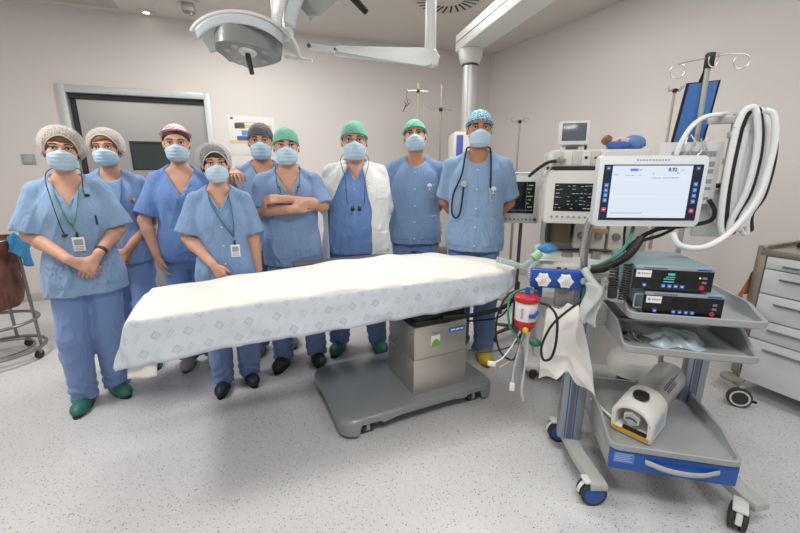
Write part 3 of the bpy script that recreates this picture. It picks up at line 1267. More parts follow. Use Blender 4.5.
    if beard:
        Be = SDF()
        Be.ell((0, -.010, 1.545), (.064 * 1.06, .078, .070), .02)
        Be.cap((-.032, -.055, 1.505), (.032, -.055, 1.505), .027, .027, .025)
        Be.plane((0, 0, 1.548), (0, 0, 1))
        Be.box((-.2, .012, 1.3), (.2, .2, 1.7))
        Be.run(.005)
        v, f = Be.net()
        mesh_np('beard', HT.many(wrinkle(v, f, 5, .001, 90, 40)), f, mat('beard_' + beard, beard, .75, bump=(180, .6, .004)), root)
    ctx = dict(root=root, q=q, tp=tp, cloth=cloth, sc=sc, HT=HT, tun=tun, V=V, F=F, N=N, Tu=Tu, fs=fs, ts=ts, seed=seed, arms=arms, shx=shx)
    if glasses:
        g = MB()
        for sx in (-1, 1):
            ring = [HT((sx * .034 + .022 * math.cos(t), -.104 + .02 * abs(math.cos(t)) * (.5 + .5 * sx * math.cos(t)), 1.586 + .0155 * math.sin(t))) for t in np.linspace(0, 2 * PI, 22)[:-1]]
            g.tube(ring, .0013 * sc, 6, closed=True)
            g.tube([HT((sx * .056, -.088, 1.592)), HT((sx * .076, -.03, 1.596)), HT((sx * .083, .02, 1.594))], .0014 * sc, 6)
        g.tube([HT((-.012, -.106, 1.588)), HT((0, -.108, 1.592)), HT((.012, -.106, 1.588))], .0013 * sc, 6)
        g.build('spectacles', mat('spectacle_metal', '6a5a50', .35, .8), root)
    if coat:
        build_coat(ctx, Z, A, B, CY, arms, bw)
    if lanyard:
        build_lanyard(ctx, **lanyard)
    for ex in extras:
        ex(ctx)
    return ctx


def build_coat(c, Z, A, B, CY, arms, bw):
    sc, q = c['sc'], c['q']
    zz = [.60, .78, .95, 1.14, 1.24, 1.33, 1.40]
    a2 = np.interp(zz, Z, A); b2 = np.interp(zz, Z, B); c2 = np.interp(zz, Z, CY)
    Ct = SDF()
    w = max(a2) + .058
    Ct.stack([z * sc for z in zz], [max(a + .058, w * (z < 1.3)) * sc + (.02 * sc if z < .8 else 0) for a, z in zip(a2, zz)], [max(b + .06, (max(b2) + .056) * (z < 1.3)) * sc for b, z in zip(b2, zz)], [x * sc + .012 * sc for x in c2], None, .02 * sc)
    for key, sx in (('L', -1), ('R', 1)):
        S_, E_, W_, a = arms[key]
        Ct.cap(q(sx * .048, .022, 1.405), q(sx * (c['shx'] - .01), .012, 1.352), .057 * sc, .060 * sc, .02 * sc)
        Ct.cap(S_, E_, .068 * sc, .062 * sc, .02 * sc)
        Ct.cone(E_, E_ + (W_ - E_) * .93, .062 * sc, .05 * sc, .02 * sc)
    Ct.cap(q(0, .02, 1.36), q(0, .012, 1.60), .072 * sc, .075 * sc, .012 * sc, 's')
    # open front: wide wedge from the collar down
    def wedge(X, Y, Zz):
        t = np.clip((1.40 * sc - Zz) / (.30 * sc), 0, 1)
        lo = -(.055 + .145 * t) * sc; hi = (.055 + .05 * t) * sc
        return np.maximum(np.maximum(lo - X, X - hi), Y - .0)
    Ct.fn(wedge, q(-.2, -.4, .5), q(.2, 0.0, 1.5), .004)
    Ct.run(.0078)
    V, F = Ct.net()
    V = relax(V, F, 1, .5)
    V = wrinkle(V, F, 77, .010 * sc, 50, 12)
    o = mesh_np('white_coat', V, F, COATW, c['root'])
    N = vnorm(V, F)

    def inl(C, fn, side):
        t = np.clip((1.40 * sc - C[:, 2]) / (.30 * sc), 0, 1)
        e = (.055 + (.05 if side > 0 else .145) * t) * sc
        x = C[:, 0] * side
        wv = .055 * sc * np.clip((C[:, 2] - 1.16 * sc) / (.2 * sc), 0, 1)
        return (x > e - .004) & (x < e + wv) & (C[:, 2] > 1.16 * sc) & (C[:, 2] < 1.43 * sc) & (fn[:, 1] < .2) & (C[:, 1] < .03)
    for sd in (-1, 1):
        r = patch(V, F, N, lambda C, fn: inl(C, fn, sd), .006)
        if r is not None:
            mesh_np('lapel', r[0], r[1], COATW, o)
    r = patch(V, F, N, lambda C, fn: (C[:, 0] > .135 * sc) & (C[:, 0] < .215 * sc) & (C[:, 2] > 1.17 * sc) & (C[:, 2] < 1.27 * sc) & (fn[:, 1] < -.3), .004)
    if r is not None:
        mesh_np('breast_pocket', r[0], r[1], COATW, o)
    r = patch(V, F, N, lambda C, fn: (C[:, 0] > .12 * sc) & (C[:, 0] < .24 * sc) & (C[:, 2] > .80 * sc) & (C[:, 2] < .95 * sc) & (fn[:, 1] < -.3), .004)
    if r is not None:
        mesh_np('hip_pocket', r[0], r[1], COATW, o)


def build_lanyard(c, pts_l, pts_r, m, badge=None, m2=None):
    """ribbon round the neck, both strands lying on the chest; points are x,z on a 1.70 m figure"""
    q, tp, sc = c['q'], c['tp'], c['sc']
    first = None
    strand = []
    for pts in (pts_l, pts_r):
        sx = -1 if pts[0][0] < 0 else 1
        P = [q(0, .085, 1.415), q(sx * .055, .05, 1.432)]
        P += [tp(x, z, .0055) if i else q(x, min(c['ts'](x, z), -.0) - .004 if z < 1.40 else -.01, z) for i, (x, z) in enumerate(pts)]
        strand.append(spl(P, 6))
    mb = MB()
    for s_ in strand:
        mb.tube(s_, .0095 * sc, 8, True, 0, flat=.2, up=(0, -1, 0))
    o = mb.build('lanyard', m, c['root'], 60)
    if badge:
        x, z = badge
        y = tp(x, z, .012)[1] / sc
        b = MB().box(q(x, y, z), (.056 * sc, .004, .082 * sc), .003)
        bo = b.build('id_badge', CARD, o)
        p = MB().box(q(x, y - .0024, z + .012), (.040 * sc, .0012, .034 * sc))
        for k in range(3):
            p.box(q(x, y - .0024, z - .014 - .009 * k), (.038 * sc, .0012, .0035 * sc))
        p.build('card_print', CARDINK, bo)
        MB().box(q(x, y, z + .055), (.012 * sc, .007, .03 * sc), .002).build('clip', BLACK, o)
    return o


def placket(c, z0, z1, snaps=4, x=0.0):
    o = c['cloth']('front_placket', x - .017, x + .017, z0, z1, .003)
    for k in range(snaps):
        mb = MB()
        z = z1 - .03 - (z1 - z0 - .06) * k / max(1, snaps - 1)
        p = c['tp'](x, z, .006)
        mb.cyl(p, (p[0], p[1] - .003, p[2]), .006 * c['sc'], None, 12)
        mb.build('snap_button', mat('snap_pale', 'c9d6e6', .4), c['tun'])


def pockets(c, spec):
    for nm, x0, x1, z0, z1 in spec:
        c['cloth'](nm, x0, x1, z0, z1, .0045)


def emblem(c, x, z, s=1.0):
    """small white tree shaped mark printed on the chest pocket"""
    WH = mat('print_white', 'eef3f6', .6)
    mb = MB()
    for dx, dz, w, h in ((0, .010, .036, .007), (0, .017, .028, .007), (0, .023, .016, .005), (-.011, .004, .012, .005), (.011, .004, .012, .005), (0, -.004, .005, .026), (0, -.018, .022, .004)):
        p = c['tp'](x + dx * s, z + dz * s, .0065)
        mb.box(p, (w * s * c['sc'], .0016, h * s * c['sc']), .0006)
    mb.build('printed_emblem', WH, c['tun'])


def hang(side, out=.0, fwd=-.03, z=.86):
    """arm hanging at the side"""
    sx = -1 if side == 'L' else 1
    return dict(e=(sx * (.215 + out), .02, 1.105), w=(sx * (.215 + out), fwd, z), d=(-.05 * sx, -.12, -1), n=(-sx, .1, 0), curl=.35)


def behind(side, elb=.235, ez=1.11):
    sx = -1 if side == 'L' else 1
    return dict(e=(sx * elb, .085, ez), w=(sx * .075, .185, .94), d=(-sx * .9, .1, -.35), n=(0, .9, .3), curl=.5)


def rel(px):
    return px


def face(x, y, k=.85):
    return math.atan2(-x, y) * k


GRP = {}
# 1: far left, hands clasped
def pen_pocket(c):
    c['cloth']('chest_pocket', .075, .150, 1.10, 1.215, .004)
    p = c['tp'](.112, 1.215, .008)
    MB().tube([p, (p[0], p[1] + .001, p[2] - .05)], .005, 8).build('pen', NAVYPEN, c['tun'])


def wristwatch(c):
    S_, E_, W_, a = c['arms']['R']
    d = nrm(W_ - E_)
    p = W_ - d * .03
    o = MB().tube([p - d * .008, p + d * .008], .033 * c['sc'], 18, False).tube([p - d * .010, p + d * .010], .031 * c['sc'], 18).build('wristwatch', mat('watch_steel', '77726a', .3, .9), c['root'])


GREENCLOG = '2f6f5f'
c1 = person('person at far left in white bouffant cap and green lanyard, hands clasped',
            (-1.82, 2.15), face(-1.82, 2.15), 1.60, False, 1.03, .01, 'cf9f88',
            L=dict(e=(-.208, .0, 1.115), w=(-.035, -.205, .985), d=(.80, -.10, -.55), n=(.1, .8, -.5), curl=.5),
            R=dict(e=(.203, -.01, 1.115), w=(.096, -.195, 1.0), d=(-.55, -.15, -.80), n=(-.1, .8, -.45), curl=.5),
            hem=.745, sleeve=.94, sleeve_r=.096, neck='v', vdepth=1.27, feet=((-.125, -.03, -14), (.045, .05, 24)), shoe=GREENCLOG, cap='bouffant', hair='6a4a30',
            head=(3, 0, 4), tunic=SCRUB_PALE, seed=1,
            lanyard=dict(pts_l=[(-.058, 1.395), (-.048, 1.33), (-.015, 1.20), (0, 1.165)], pts_r=[(.058, 1.395), (.05, 1.33), (.02, 1.20), (.004, 1.165), (.012, 1.12)], m=GREENRIB, badge=(.014, 1.058)),
            extras=(pen_pocket, wristwatch, lambda c: pockets(c, [('hip_pocket', -.165, -.035, .80, .955), ('hip_pocket', .05, .175, .80, .955)])))


def flower_pin(c):
    for dx, dz, col in ((-.007, .006, 'c23b32'), (.007, .007, 'd9b52e'), (0, -.009, '3f8f4a')):
        p = c['tp'](.115 + dx, 1.235 + dz, .006)
        MB().ell(p, (.007, .003, .010), None, 12).build('enamel_pin', mat('pin_' + col, col, .4), c['tun'])


c2 = person('person in white bouffant cap with small red pin on blue tunic',
            (-1.905, 2.61), face(-1.85, 2.55, .72), 1.635, False, .96, 0, 'c6957b',
            L=dict(e=(-.20, .03, 1.09), w=(-.06, -.15, .92), d=(.7, -.05, -.7), n=(.1, .8, -.5), curl=.5),
            R=dict(e=(.185, .03, 1.08), w=(.055, -.15, .92), d=(-.6, -.05, -.8), n=(-.1, .8, -.45), curl=.5),
            hem=.80, neck='round', feet=((-.1, 0, -8), (.08, -.05, 10)), shoe=GREENCLOG, cap='bouffant', hair='7c5636', head=(-2, 0, -2), seed=2, capz=.012,
            lanyard=dict(pts_l=[(-.06, 1.40), (-.062, 1.34), (-.045, 1.22), (-.03, 1.12)], pts_r=[(.06, 1.40), (.062, 1.34), (.045, 1.22), (.0, 1.12)], m=mat('cord_slate', '5b6f9c', .6)),
            extras=(flower_pin,))

c3 = person('person in pink patterned cap and deep blue V-neck scrubs before the door',
            (-1.475, 2.66), face(-1.48, 2.66, .8), 1.665, False, 1.06, 0, 'c89780',
            L=dict(e=(-.250, -.01, 1.085), w=(-.195, -.10, .865), d=(.15, -.12, -1), n=(.9, .3, 0), curl=.45),
            R=hang('R', -.035, -.06), hem=.80, sleeve=.86, sleeve_r=.080, neck='v', vdepth=1.24, feet=((-.10, -.04, -6), (.07, -.06, 6)), shoe='a39a9a', shoe_name='trainer', cap='snug', capmat=PINKCAP,
            hair='3b2a22', head=(2, 0, 0), tunic=SCRUB_DEEP, trouser=SCRUB_DEEP, seed=3, capz=.036, big=1.075,
            extras=(lambda c: pockets(c, [('hip_pocket', -.05, .13, .86, 1.0)]),))

c4 = person('shorter person in grey net bouffant cap with dark green lanyard and badge',
            (-1.072, 2.315), face(-1.083, 2.37, .9), 1.523, False, 1.0, .01, 'cf9f87',
            L=dict(e=(-.212, -.02, 1.12), w=(-.075, -.175, .965), d=(.45, -.1, -.85), n=(.4, .8, -.1), curl=.4),
            R=dict(e=(.190, .0, 1.10), w=(.20, -.05, .865), d=(-.05, -.1, -1), n=(-.9, .2, 0), curl=.4),
            hem=.74, sleeve=.92, sleeve_r=.090, neck='v', vdepth=1.29, feet=((-.105, -.03, -8), (.075, .03, 12)), shoe='23283a', cap='bouffant', capmat=NETG, hair='2a2220',
            head=(8, 0, -3), seed=4,
            lanyard=dict(pts_l=[(-.06, 1.395), (-.05, 1.34), (.0, 1.235), (.05, 1.15), (.062, 1.12)], pts_r=[(.06, 1.395), (.066, 1.34), (.075, 1.22), (.068, 1.12)], m=DGREENRIB, badge=(.068, 1.03)),
            extras=(lambda c: placket(c, .80, 1.22, 4, .0),))

c5 = person('bearded person in dark grey cap resting a hand on a shoulder',
            (-1.01, 2.93), face(-1.01, 2.93, .8), 1.71, True, 1.0, 0, 'bd8f73',
            L=dict(e=(-.225, -.08, 1.19), w=(-.165, -.33, 1.375), d=(.25, -.9, -.22), n=(.1, -.1, -1), curl=.45),
            R=hang('R'), hem=.80, neck='v', vdepth=1.27, feet=((-.13, -.10, -10), (.1, 0, 10)), shoe='8c8a88', shoe_name='trainer', cap='snug', capmat=GREYCAP, hair='1f1a18', beard='2b211c', head=(0, 0, 0), seed=5, capz=-.014, hs=1.08, brow='231a15')

c6 = person('person in blue scrubs and a green cap with both arms crossed',
            (-.745, 2.635), face(-.755, 2.642, .9), 1.65, True, 1.03, 0, 'c8987f',
            L=dict(e=(-.203, -.06, 1.165), w=(.01, -.222, 1.180), d=(.85, .5, .10), n=(-.4, .9, 0), curl=.3),
            R=dict(e=(.222, -.06, 1.185), w=(-.015, -.185, 1.245), d=(-.95, -.05, .02), n=(-.1, .6, -.8), curl=.8, t=-1),
            hem=.775, sleeve=.98, sleeve_r=.078, neck='v', vdepth=1.26, feet=((-.125, -.03, -16), (.125, -.02, 8)), shoe='22201f', cap='snug', capmat=GREENCAP, hair='3a2e26', head=(2, -1, 0), seed=6, capz=-.018, hs=1.04,
            lanyard=dict(pts_l=[(-.06, 1.395), (-.055, 1.34), (-.02, 1.22)], pts_r=[(.06, 1.395), (.055, 1.34), (.012, 1.22)], m=YELRIB),
            extras=(lambda c: pockets(c, [('hip_pocket', -.165, -.04, .83, .98), ('hip_pocket', .05, .17, .83, .98)]),))

c7 = person('person in open white coat over blue scrubs, green cap and spectacles',
            (-.325, 2.87), face(-.335, 2.70, .9), 1.715, True, 1.14, .03, 'c99a82',
            L=behind('L', .214, 1.10), R=behind('R', .222, 1.10), hem=.78, sleeve=.45, sleeve_r=.058, neck='v', vdepth=1.30, feet=((-.16, -.02, -14), (.14, -.03, 16)), shoe=GREENCLOG, cap='snug', capmat=GREENCAP,
            hair='3a2b22', head=(0, 0, 0), seed=7, capz=-.010, hs=1.13, glasses=True, coat=True, tunic=SCRUB_DEEP)

c8 = person('bearded person in green cap with white chest emblem, arms behind back',
            (.120, 3.06), face(.095, 2.92, .9) - rad(2), 1.755, True, 1.0, 0, 'c08e70',
            L=behind('L', .208), R=behind('R', .208), hem=.80, neck='round', feet=((-.13, -.02, -12), (.1, 0, 8)), shoe=GREENCLOG, cap='snug', capmat=GREENCAP, hair='1c1715', beard='241b17',
            head=(0, -7, -4), seed=8, brow='1f1612',
            extras=(lambda c: placket(c, .82, 1.36, 5), lambda c: pockets(c, [('chest_pocket', .06, .15, 1.13, 1.245), ('hip_pocket', -.17, -.04, .84, 1.02), ('hip_pocket', .04, .17, .84, 1.02)]), lambda c: emblem(c, .105, 1.225)))

c9 = person('tall person in blue patterned cap and yellow shoe covers, arms behind back',
            (.540, 2.77), face(.57, 2.83, .9), 1.775, True, 1.02, 0, 'b98263',
            L=behind('L', .215), R=behind('R', .225), hem=.79, sleeve_r=.076, neck='round', feet=((-.085, .02, -10), (.10, -.06, 10)), shoe='d9bb2e', shoe_name='shoe_cover', shoe_bump=(60, .6, .01), cap='snug', capmat=PATCAP,
            hair='1c1715', beard='251b16', head=(4, 0, 0), seed=9, brow='1f1612', tunic=SCRUB_PALE,
            extras=(lambda c: placket(c, .81, 1.36, 5), lambda c: pockets(c, [('chest_pocket', .06, .15, 1.11, 1.225), ('hip_pocket', -.18, -.04, .83, 1.02), ('hip_pocket', .04, .18, .83, 1.02)]), lambda c: emblem(c, .105, 1.20)))


def W(c, p):
    """figure point -> world"""
    return Vector(c['root'].matrix_basis @ Vector(p)) if False else (Matrix.Translation(c['root'].location) @ Matrix.Rotation(c['root'].rotation_euler[2], 4, 'Z')) @ Vector(p)


# things hung round necks (liftable, so things of their own)
def stethoscope(c):
    t = thing('stethoscope', 'black stethoscope hung round the neck of the person with a blue patterned cap', 'stethoscope', c['root'].location, c['root'].rotation_euler[2])
    q, tp = c['q'], c['tp']
    loop = spl([tp(.085, 1.215, .016), tp(.084, 1.32, .018), q(.079, -.055, 1.435), q(.067, .06, 1.476), q(0, .106, 1.474), q(-.067, .06, 1.476), q(-.081, -.055, 1.43), tp(-.100, 1.30, .018), tp(-.150, 1.17, .020), tp(-.155, 1.05, .022), tp(-.125, 1.02, .020), tp(-.10, 1.06, .018), tp(-.088, 1.17, .018), tp(-.083, 1.24, .016)], 7)
    MB().tube(loop, .0062, 8).build('tubing', BLACKR, t)
    e = tp(.088, 1.19, .012)
    MB().tube([tp(.085, 1.215, .012), tp(.088, 1.18, .013)], .0085, 10).tube(spl([tp(.088, 1.18, .013), tp(.105, 1.16, .013), tp(.108, 1.135, .014)], 5), .003, 8).tube(spl([tp(.088, 1.18, .013), tp(.088, 1.155, .013), tp(.098, 1.13, .014)], 5), .003, 8).build('binaural', STEEL, t)
    p = Vector(tp(-.083, 1.24, .014))
    MB().cyl(p + Vector((0, .004, 0)), p + Vector((0, -.012, 0)), .021, .019, 20, bev=.003).build('chest_piece', STEEL, t)


stethoscope(c9)


def loupes(c, label, x, z, xs, wide=.06, up=0.0):
    t = thing('surgical_loupes', label, 'loupes', c['root'].location, c['root'].rotation_euler[2], 'surgical loupes hung on chests')
    q, tp = c['q'], c['tp']
    cord = MB()
    for s in (-1, 1):
        cord.tube(spl([q(0, .105, 1.455 + up), q(s * .072, .06, 1.464 + up), q(s * (.076 + up), -.072, 1.415 + up), tp(x + s * .068, 1.32, .016 + up), tp(x + s * wide, z + .05, .016 + up), tp(x + s * (wide - .008), z + .004, .022)], 6), .0022, 6)
    cord.build('neck_cord', BLACK, t)
    y = tp(x, z, .042)[1]
    fr = MB()
    fr.tube(spl([q(x - wide + .008, 0, z) [:1] + (y + .008, q(0, 0, z + .006)[2]), (q(x - .03, 0, 0)[0], y, q(0, 0, z)[2]), (q(x, 0, 0)[0], y - .002, q(0, 0, z + .008)[2]), (q(x + .03, 0, 0)[0], y, q(0, 0, z)[2]), (q(x + wide - .008, 0, 0)[0], y + .008, q(0, 0, z + .006)[2])], 6), .003, 6)
    fr.build('frame', mat('loupe_frame', '8d9196', .3, .6), t)
    for s in (-1, 1):
        p = Vector((q(x + s * .024, 0, 0)[0], y, q(0, 0, z - .008)[2]))
        MB().cyl(p + Vector((0, .006, .004)), p + Vector((0, -.022, -.012)), .0105, .0135, 18, bev=.002).build('magnifier', BLACK, t)


loupes(c6, 'black magnifying loupes hung over the crossed arms of the person in a green cap', .0, 1.275, None)
loupes(c7, 'black magnifying loupes hung on the chest of the person in the white coat', .0, 1.135, None, up=.022)


def earbuds(c):
    t = thing('headset_cord', 'black headset cord with microphone hung on the chest of the far left person', 'headset', c['root'].location, c['root'].rotation_euler[2])
    q, tp = c['q'], c['tp']
    MB().tube(spl([tp(.085, 1.33, .017), tp(.076, 1.355, .020), q(.080, -.07, 1.432), q(.064, .07, 1.478), q(0, .108, 1.475), q(-.064, .07, 1.478), q(-.080, -.07, 1.427), tp(-.064, 1.29, .020), tp(-.05, 1.18, .018), tp(-.04, 1.12, .017)], 6), .0024, 6).build('cord', BLACK, t)
    p = tp(-.04, 1.115, .019)
    MB().ell(p, (.014, .009, .009)).build('microphone', BLACK, t)
    p = tp(.09, 1.33, .019)
    MB().ell(p, (.013, .008, .009)).build('earpiece', BLACK, t)


earbuds(c1)
# ------------------------------------------------------------------ operating table
T0 = Vector((0.0, 2.28, 0))
AT = rad(25.8)
tb = thing('operating_table', 'grey wheeled operating table base with stainless column under the white drape', 'operating table', T0 + Vector((.005, -.045, 0)), AT)
GREYSH = mat('table_grey_shell', '8d9294', .32, .15, spec=.5)
BRUSH = mat('brushed_stainless', 'c6c1b8', .34, .75, bump=(26, .05, .004))


def rring(a, b, r, n=8):
    """rounded rectangle outline, half sizes a,b"""
    out = []
    for cx, cy, a0 in ((a - r, b - r, 0), (-a + r, b - r, 90), (-a + r, -b + r, 180), (a - r, -b + r, 270)):
        for k in range(n + 1):
            t = rad(a0 + 90 * k / n)
            out.append((cx + r * math.cos(t), cy + r * math.sin(t)))
    return out


def densify(P, step):
    out = []
    for i in range(len(P)):
        p, q = Vector(P[i]), Vector(P[(i + 1) % len(P)])
        n = max(1, int((q - p).length / step))
        for k in range(n):
            out.append(tuple(p + (q - p) * k / n))
    return out


hx, hy = .495, .338
out = densify(rring(hx, hy, .085), .018)
rings = []


def low(x, y):
    """lower edge: feet at the corners, wheel arches beside them, a shallow arc between"""
    ax = abs(x)
    if abs(y) > hy - .10 or ax > hx - .03:
        u = ax if abs(y) >= hy - .086 else None
        if u is None:
            v = abs(y)
            return .022 if v > hy - .12 else .03 + .035 * math.cos(v / (hy - .12) * PI / 2)
        if u > .405:
            return .022
        if u > .27:
            return .022 + .078 * math.sin(min(1, (.405 - u) / .028) * PI / 2) * (1 if u > .31 else 1 - .5 * (.31 - u) / .04)
        return .058 + .030 * math.cos(u / .27 * PI / 2)
    return .05


def ring(f, z):
    return [(x * f[0], y * f[1], z(x, y) if callable(z) else z) for x, y in out]


prof = [((.975, .965), lambda x, y: low(x, y)), ((1.0, 1.0), lambda x, y: low(x, y) + .004), ((1.0, 1.0), .080), ((.994, .991), .098), ((.978, .968), .110), ((.955, .935), .116), ((.60, .62), .125), ((.35, .40), .128)]
mb = MB()
n = len(out)
vs = []
for f, z in prof:
    vs += ring(f, z)
fs = [(i * n + k, i * n + (k + 1) % n, (i + 1) * n + (k + 1) % n, (i + 1) * n + k) for i in range(len(prof) - 1) for k in range(n)]
fs.append(tuple((len(prof) - 1) * n + k for k in range(n)))
mb.add(vs, fs)
mb.prism([(x * .93, y * .90) for x, y in rring(hx, hy, .085)], .05, .08)
mb.build('base_cover', GREYSH, tb, 40)
CAST = mat('caster_grey_tyre', '3a3b3d', .6)
BRK = mat('caster_bracket_grey', 'a9acac', .4, .3)
for sx in (-1, 1):
    for sy in (-1, 1):
        c = (sx * .345, sy * (hy - .055), .032)
        k = MB()
        for d in (-1, 1):
            k.cyl((c[0] + d * .012, c[1], c[2] + .002), (c[0] + d * .034, c[1], c[2] + .002), .033, None, 20, bev=.006)
        ko = k.build('caster', CAST, tb)
        MB().box2((c[0] - .011, c[1] - .03, .02), (c[0] + .011, c[1] + .012, .10), .004).build('caster_bracket', BRK, ko)
# column
cx0, cx1, cy0, cy1 = -.045, .315, -.262, .09
c = MB().box2((cx0, cy0, .118), (cx1, cy1, .335), .006).box2((cx0 + .004, cy0 + .004, .335), (cx1 - .004, cy1 - .004, .532), .006)
col_ = c.build('column_cover', BRUSH, tb)
b = MB()
for i in range(4):
    b.box2((cx0 + .008 + .006 * (i % 2), cy0 + .008 + .006 * (i % 2), .532 + .034 * i), (cx1 - .008 - .006 * (i % 2), cy1 - .008 - .006 * (i % 2), .566 + .034 * i), .01)
b.build('rubber_bellows', BLACKR, tb)
MB().box2((.185, cy0 - .0016, .468), (.292, cy0 + .0005, .496)).build('logo_strip', mat('logo_blue', '2f6fb5', .4), col_)
for k, (x, w) in enumerate(((.195, .03), (.232, .022), (.262, .02))):
    MB().box2((x, cy0 - .0024, .478), (x + w, cy0 - .0012, .487)).build('logo_lettering', mat('logo_pale', 'cfe0f0', .4), col_)
MB().box2((.075, cy0 - .0014, .476), (.18, cy0 + .0005, .482)).box2((.075, cy0 - .0014, .487), (.15, cy0 + .0005, .491)).build('etched_lettering', mat('etched_blue_grey', '8ea2b8', .5), col_)
MB().box2((.062, cy0 - .0014, .412), (.122, cy0 + .0005, .470)).build('sticker', mat('sticker_white', 'e6e8e2', .5), col_)
MB().cyl((.096, cy0 - .0014, .424), (.096, cy0 - .0022, .424), .022, None, 24).box2((.070, cy0 - .0024, .402), (.125, cy0 - .0012, .43), .0).build('sticker_green', mat('sticker_green', '6fae3c', .5), col_)
# top frame and pads, in the direction of the table top
AD = rad(22.6) - AT
Rt = Matrix.Rotation(AD, 4, 'Z')
fr = MB().box2((-1.20, -.19, .655), (.50, .14, .70), .01).box2((-1.2, -.215, .66), (.45, -.195, .685), .004).box2((-1.2, .15, .66), (.45, .17, .685), .004)
fr.xf(Rt).build('top_frame', mat('frame_dark_steel', '4b4d50', .4, .7), tb)
pm = MB().box2((-1.26, -.21, .70), (.42, .18, .732), .02, seg=3)
pm.xf(Rt).build('mattress', mat('mattress_black', '2b2d30', .55), tb)
hd = MB().prism([(x + .56, y - .04) for x, y in rring(.10, .12, .06)], .70, .735, None, .012)
hd.xf(Rt).build('head_rest', mat('mattress_black', '2b2d30'), tb)
ab = MB().box2((-.58, .33, .785), (.06, .42, .822), .012)
ab.xf(Rt).build('arm_board', mat('arm_board_grey', '55575a', .5), tb)
MB().box2((-.42, .10, .545), (-.36, .40, .57), .004).box2((-.42, .36, .56), (-.36, .40, .78), .004).box2((-.42, .10, .55), (-.36, .14, .66), .004).xf(Rt).build('arm_board_bracket', mat('frame_dark_steel', '4b4d50'), tb)

# ------------------------------------------------------------------ the drape
drape_m = mat('drape_paper', 'efeeea', .85, bump=(38, .25, .006), spec=.15)
nt, b = nodes_of(drape_m)
uv = nt.nodes.new('ShaderNodeUVMap'); uv.uv_map = 'UVMap'


def mnode(op, a, c_=None, d=None):
    n_ = nt.nodes.new('ShaderNodeMath'); n_.operation = op
    for i, x in enumerate((a, c_, d)):
        if x is None: continue
        if isinstance(x, (int, float)): n_.inputs[i].default_value = x
        else: nt.links.new(x, n_.inputs[i])
    return n_.outputs[0]


sp = nt.nodes.new('ShaderNodeSeparateXYZ')
nt.links.new(uv.outputs['UV'], sp.inputs[0])
U_, V_ = sp.outputs['X'], sp.outputs['Y']
# printed rows: a small tilted square frame and a short line of print, staggered from row to row
row = mnode('FLOOR', mnode('DIVIDE', V_, .070))
uu = mnode('ADD', U_, mnode('MULTIPLY', row, .050))
fu = mnode('SUBTRACT', mnode('FRACT', mnode('DIVIDE', uu, .122)), .5)
fv = mnode('SUBTRACT', mnode('FRACT', mnode('DIVIDE', V_, .070)), .5)
X = mnode('MULTIPLY', fu, .122); Y = mnode('MULTIPLY', fv, .070)
# rotate 40 degrees
ca, sa = math.cos(rad(38)), math.sin(rad(38))


def rotxy(ox):
    xx = mnode('SUBTRACT', X, ox)
    a = mnode('ADD', mnode('MULTIPLY', xx, ca), mnode('MULTIPLY', Y, sa))
    c_ = mnode('SUBTRACT', mnode('MULTIPLY', Y, ca), mnode('MULTIPLY', xx, sa))
    return mnode('ABSOLUTE', a), mnode('ABSOLUTE', c_)


a1, c1_ = rotxy(-.022)
mxx = mnode('MAXIMUM', a1, c1_)
frame_mask = mnode('MULTIPLY', mnode('LESS_THAN', mxx, .0165), mnode('GREATER_THAN', mxx, .0075))
core = mnode('LESS_THAN', mxx, .004)
a2, c2_ = rotxy(.030)
txt = mnode('MULTIPLY', mnode('LESS_THAN', c2_, .020), mnode('MULTIPLY', mnode('LESS_THAN', a2, .010), mnode('GREATER_THAN', mnode('FRACT', mnode('DIVIDE', a2, .007)), .45)))
allm = mnode('MINIMUM', mnode('ADD', mnode('ADD', frame_mask, core), txt), 1.0)
mask = mnode('MULTIPLY', allm, mnode('GREATER_THAN', V_, .5))
fade = nt.nodes.new('ShaderNodeTexNoise'); fade.inputs['Scale'].default_value = 9
nt.links.new(uv.outputs['UV'], fade.inputs['Vector'])
mask = mnode('MULTIPLY', mask, mnode('MULTIPLY', fade.outputs['Fac'], .95))
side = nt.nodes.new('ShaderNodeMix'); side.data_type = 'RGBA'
side.inputs['A'].default_value = srgb('e6e3dc'); side.inputs['B'].default_value = srgb('d3dbe4')  # hanging sides: the film's bluish tint, with shade also put into the colour
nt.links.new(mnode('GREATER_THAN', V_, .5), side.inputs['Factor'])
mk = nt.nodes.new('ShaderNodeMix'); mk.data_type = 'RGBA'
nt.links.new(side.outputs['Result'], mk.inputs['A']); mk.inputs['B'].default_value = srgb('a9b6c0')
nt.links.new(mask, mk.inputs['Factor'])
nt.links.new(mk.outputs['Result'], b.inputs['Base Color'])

XL, XR = -1.335, .775
rsd = np.random.RandomState(4)
FOLD = [(rsd.uniform(3, 26), rsd.uniform(-8, 8), rsd.uniform(0, 6.3), rsd.uniform(.4, 1)) for _ in range(9)]


def edge_front(x):
    return -.305 if x < .48 else -.305 + .20 * ((x - .48) / (XR - .48)) ** 2.2


def edge_back(x):
    return .235 if x < .25 else .235 - .24 * ((x - .25) / (XR - .25)) ** 1.5


def ztop(x, y):
    f, bk = edge_front(x), edge_back(x)
    t = min(1, max(0, (y - f) / max(bk - f, .01)))
    zf = .800 - .012 * math.exp(-((x + 1.33) / .3) ** 2)
    zb = float(np.interp(x, [-1.34, -.85, -.35, 0, .3, .55, .70, .78], [.765, .800, .828, .838, .828, .80, .785, .775]))
    hump = .022 * math.sin(PI * t) * (1 + .5 * math.sin(3.1 * x + 1.0))
    return zf + (zb - zf) * t + hump - (.02 * ((x - .55) / .22) ** 2 if x > .55 else 0)


def hem(x):
    return float(np.interp(x, [-1.40, -1.33, -.6, .25, .45, .62, .78], [.205, .20, .195, .19, .165, .125, .075]))


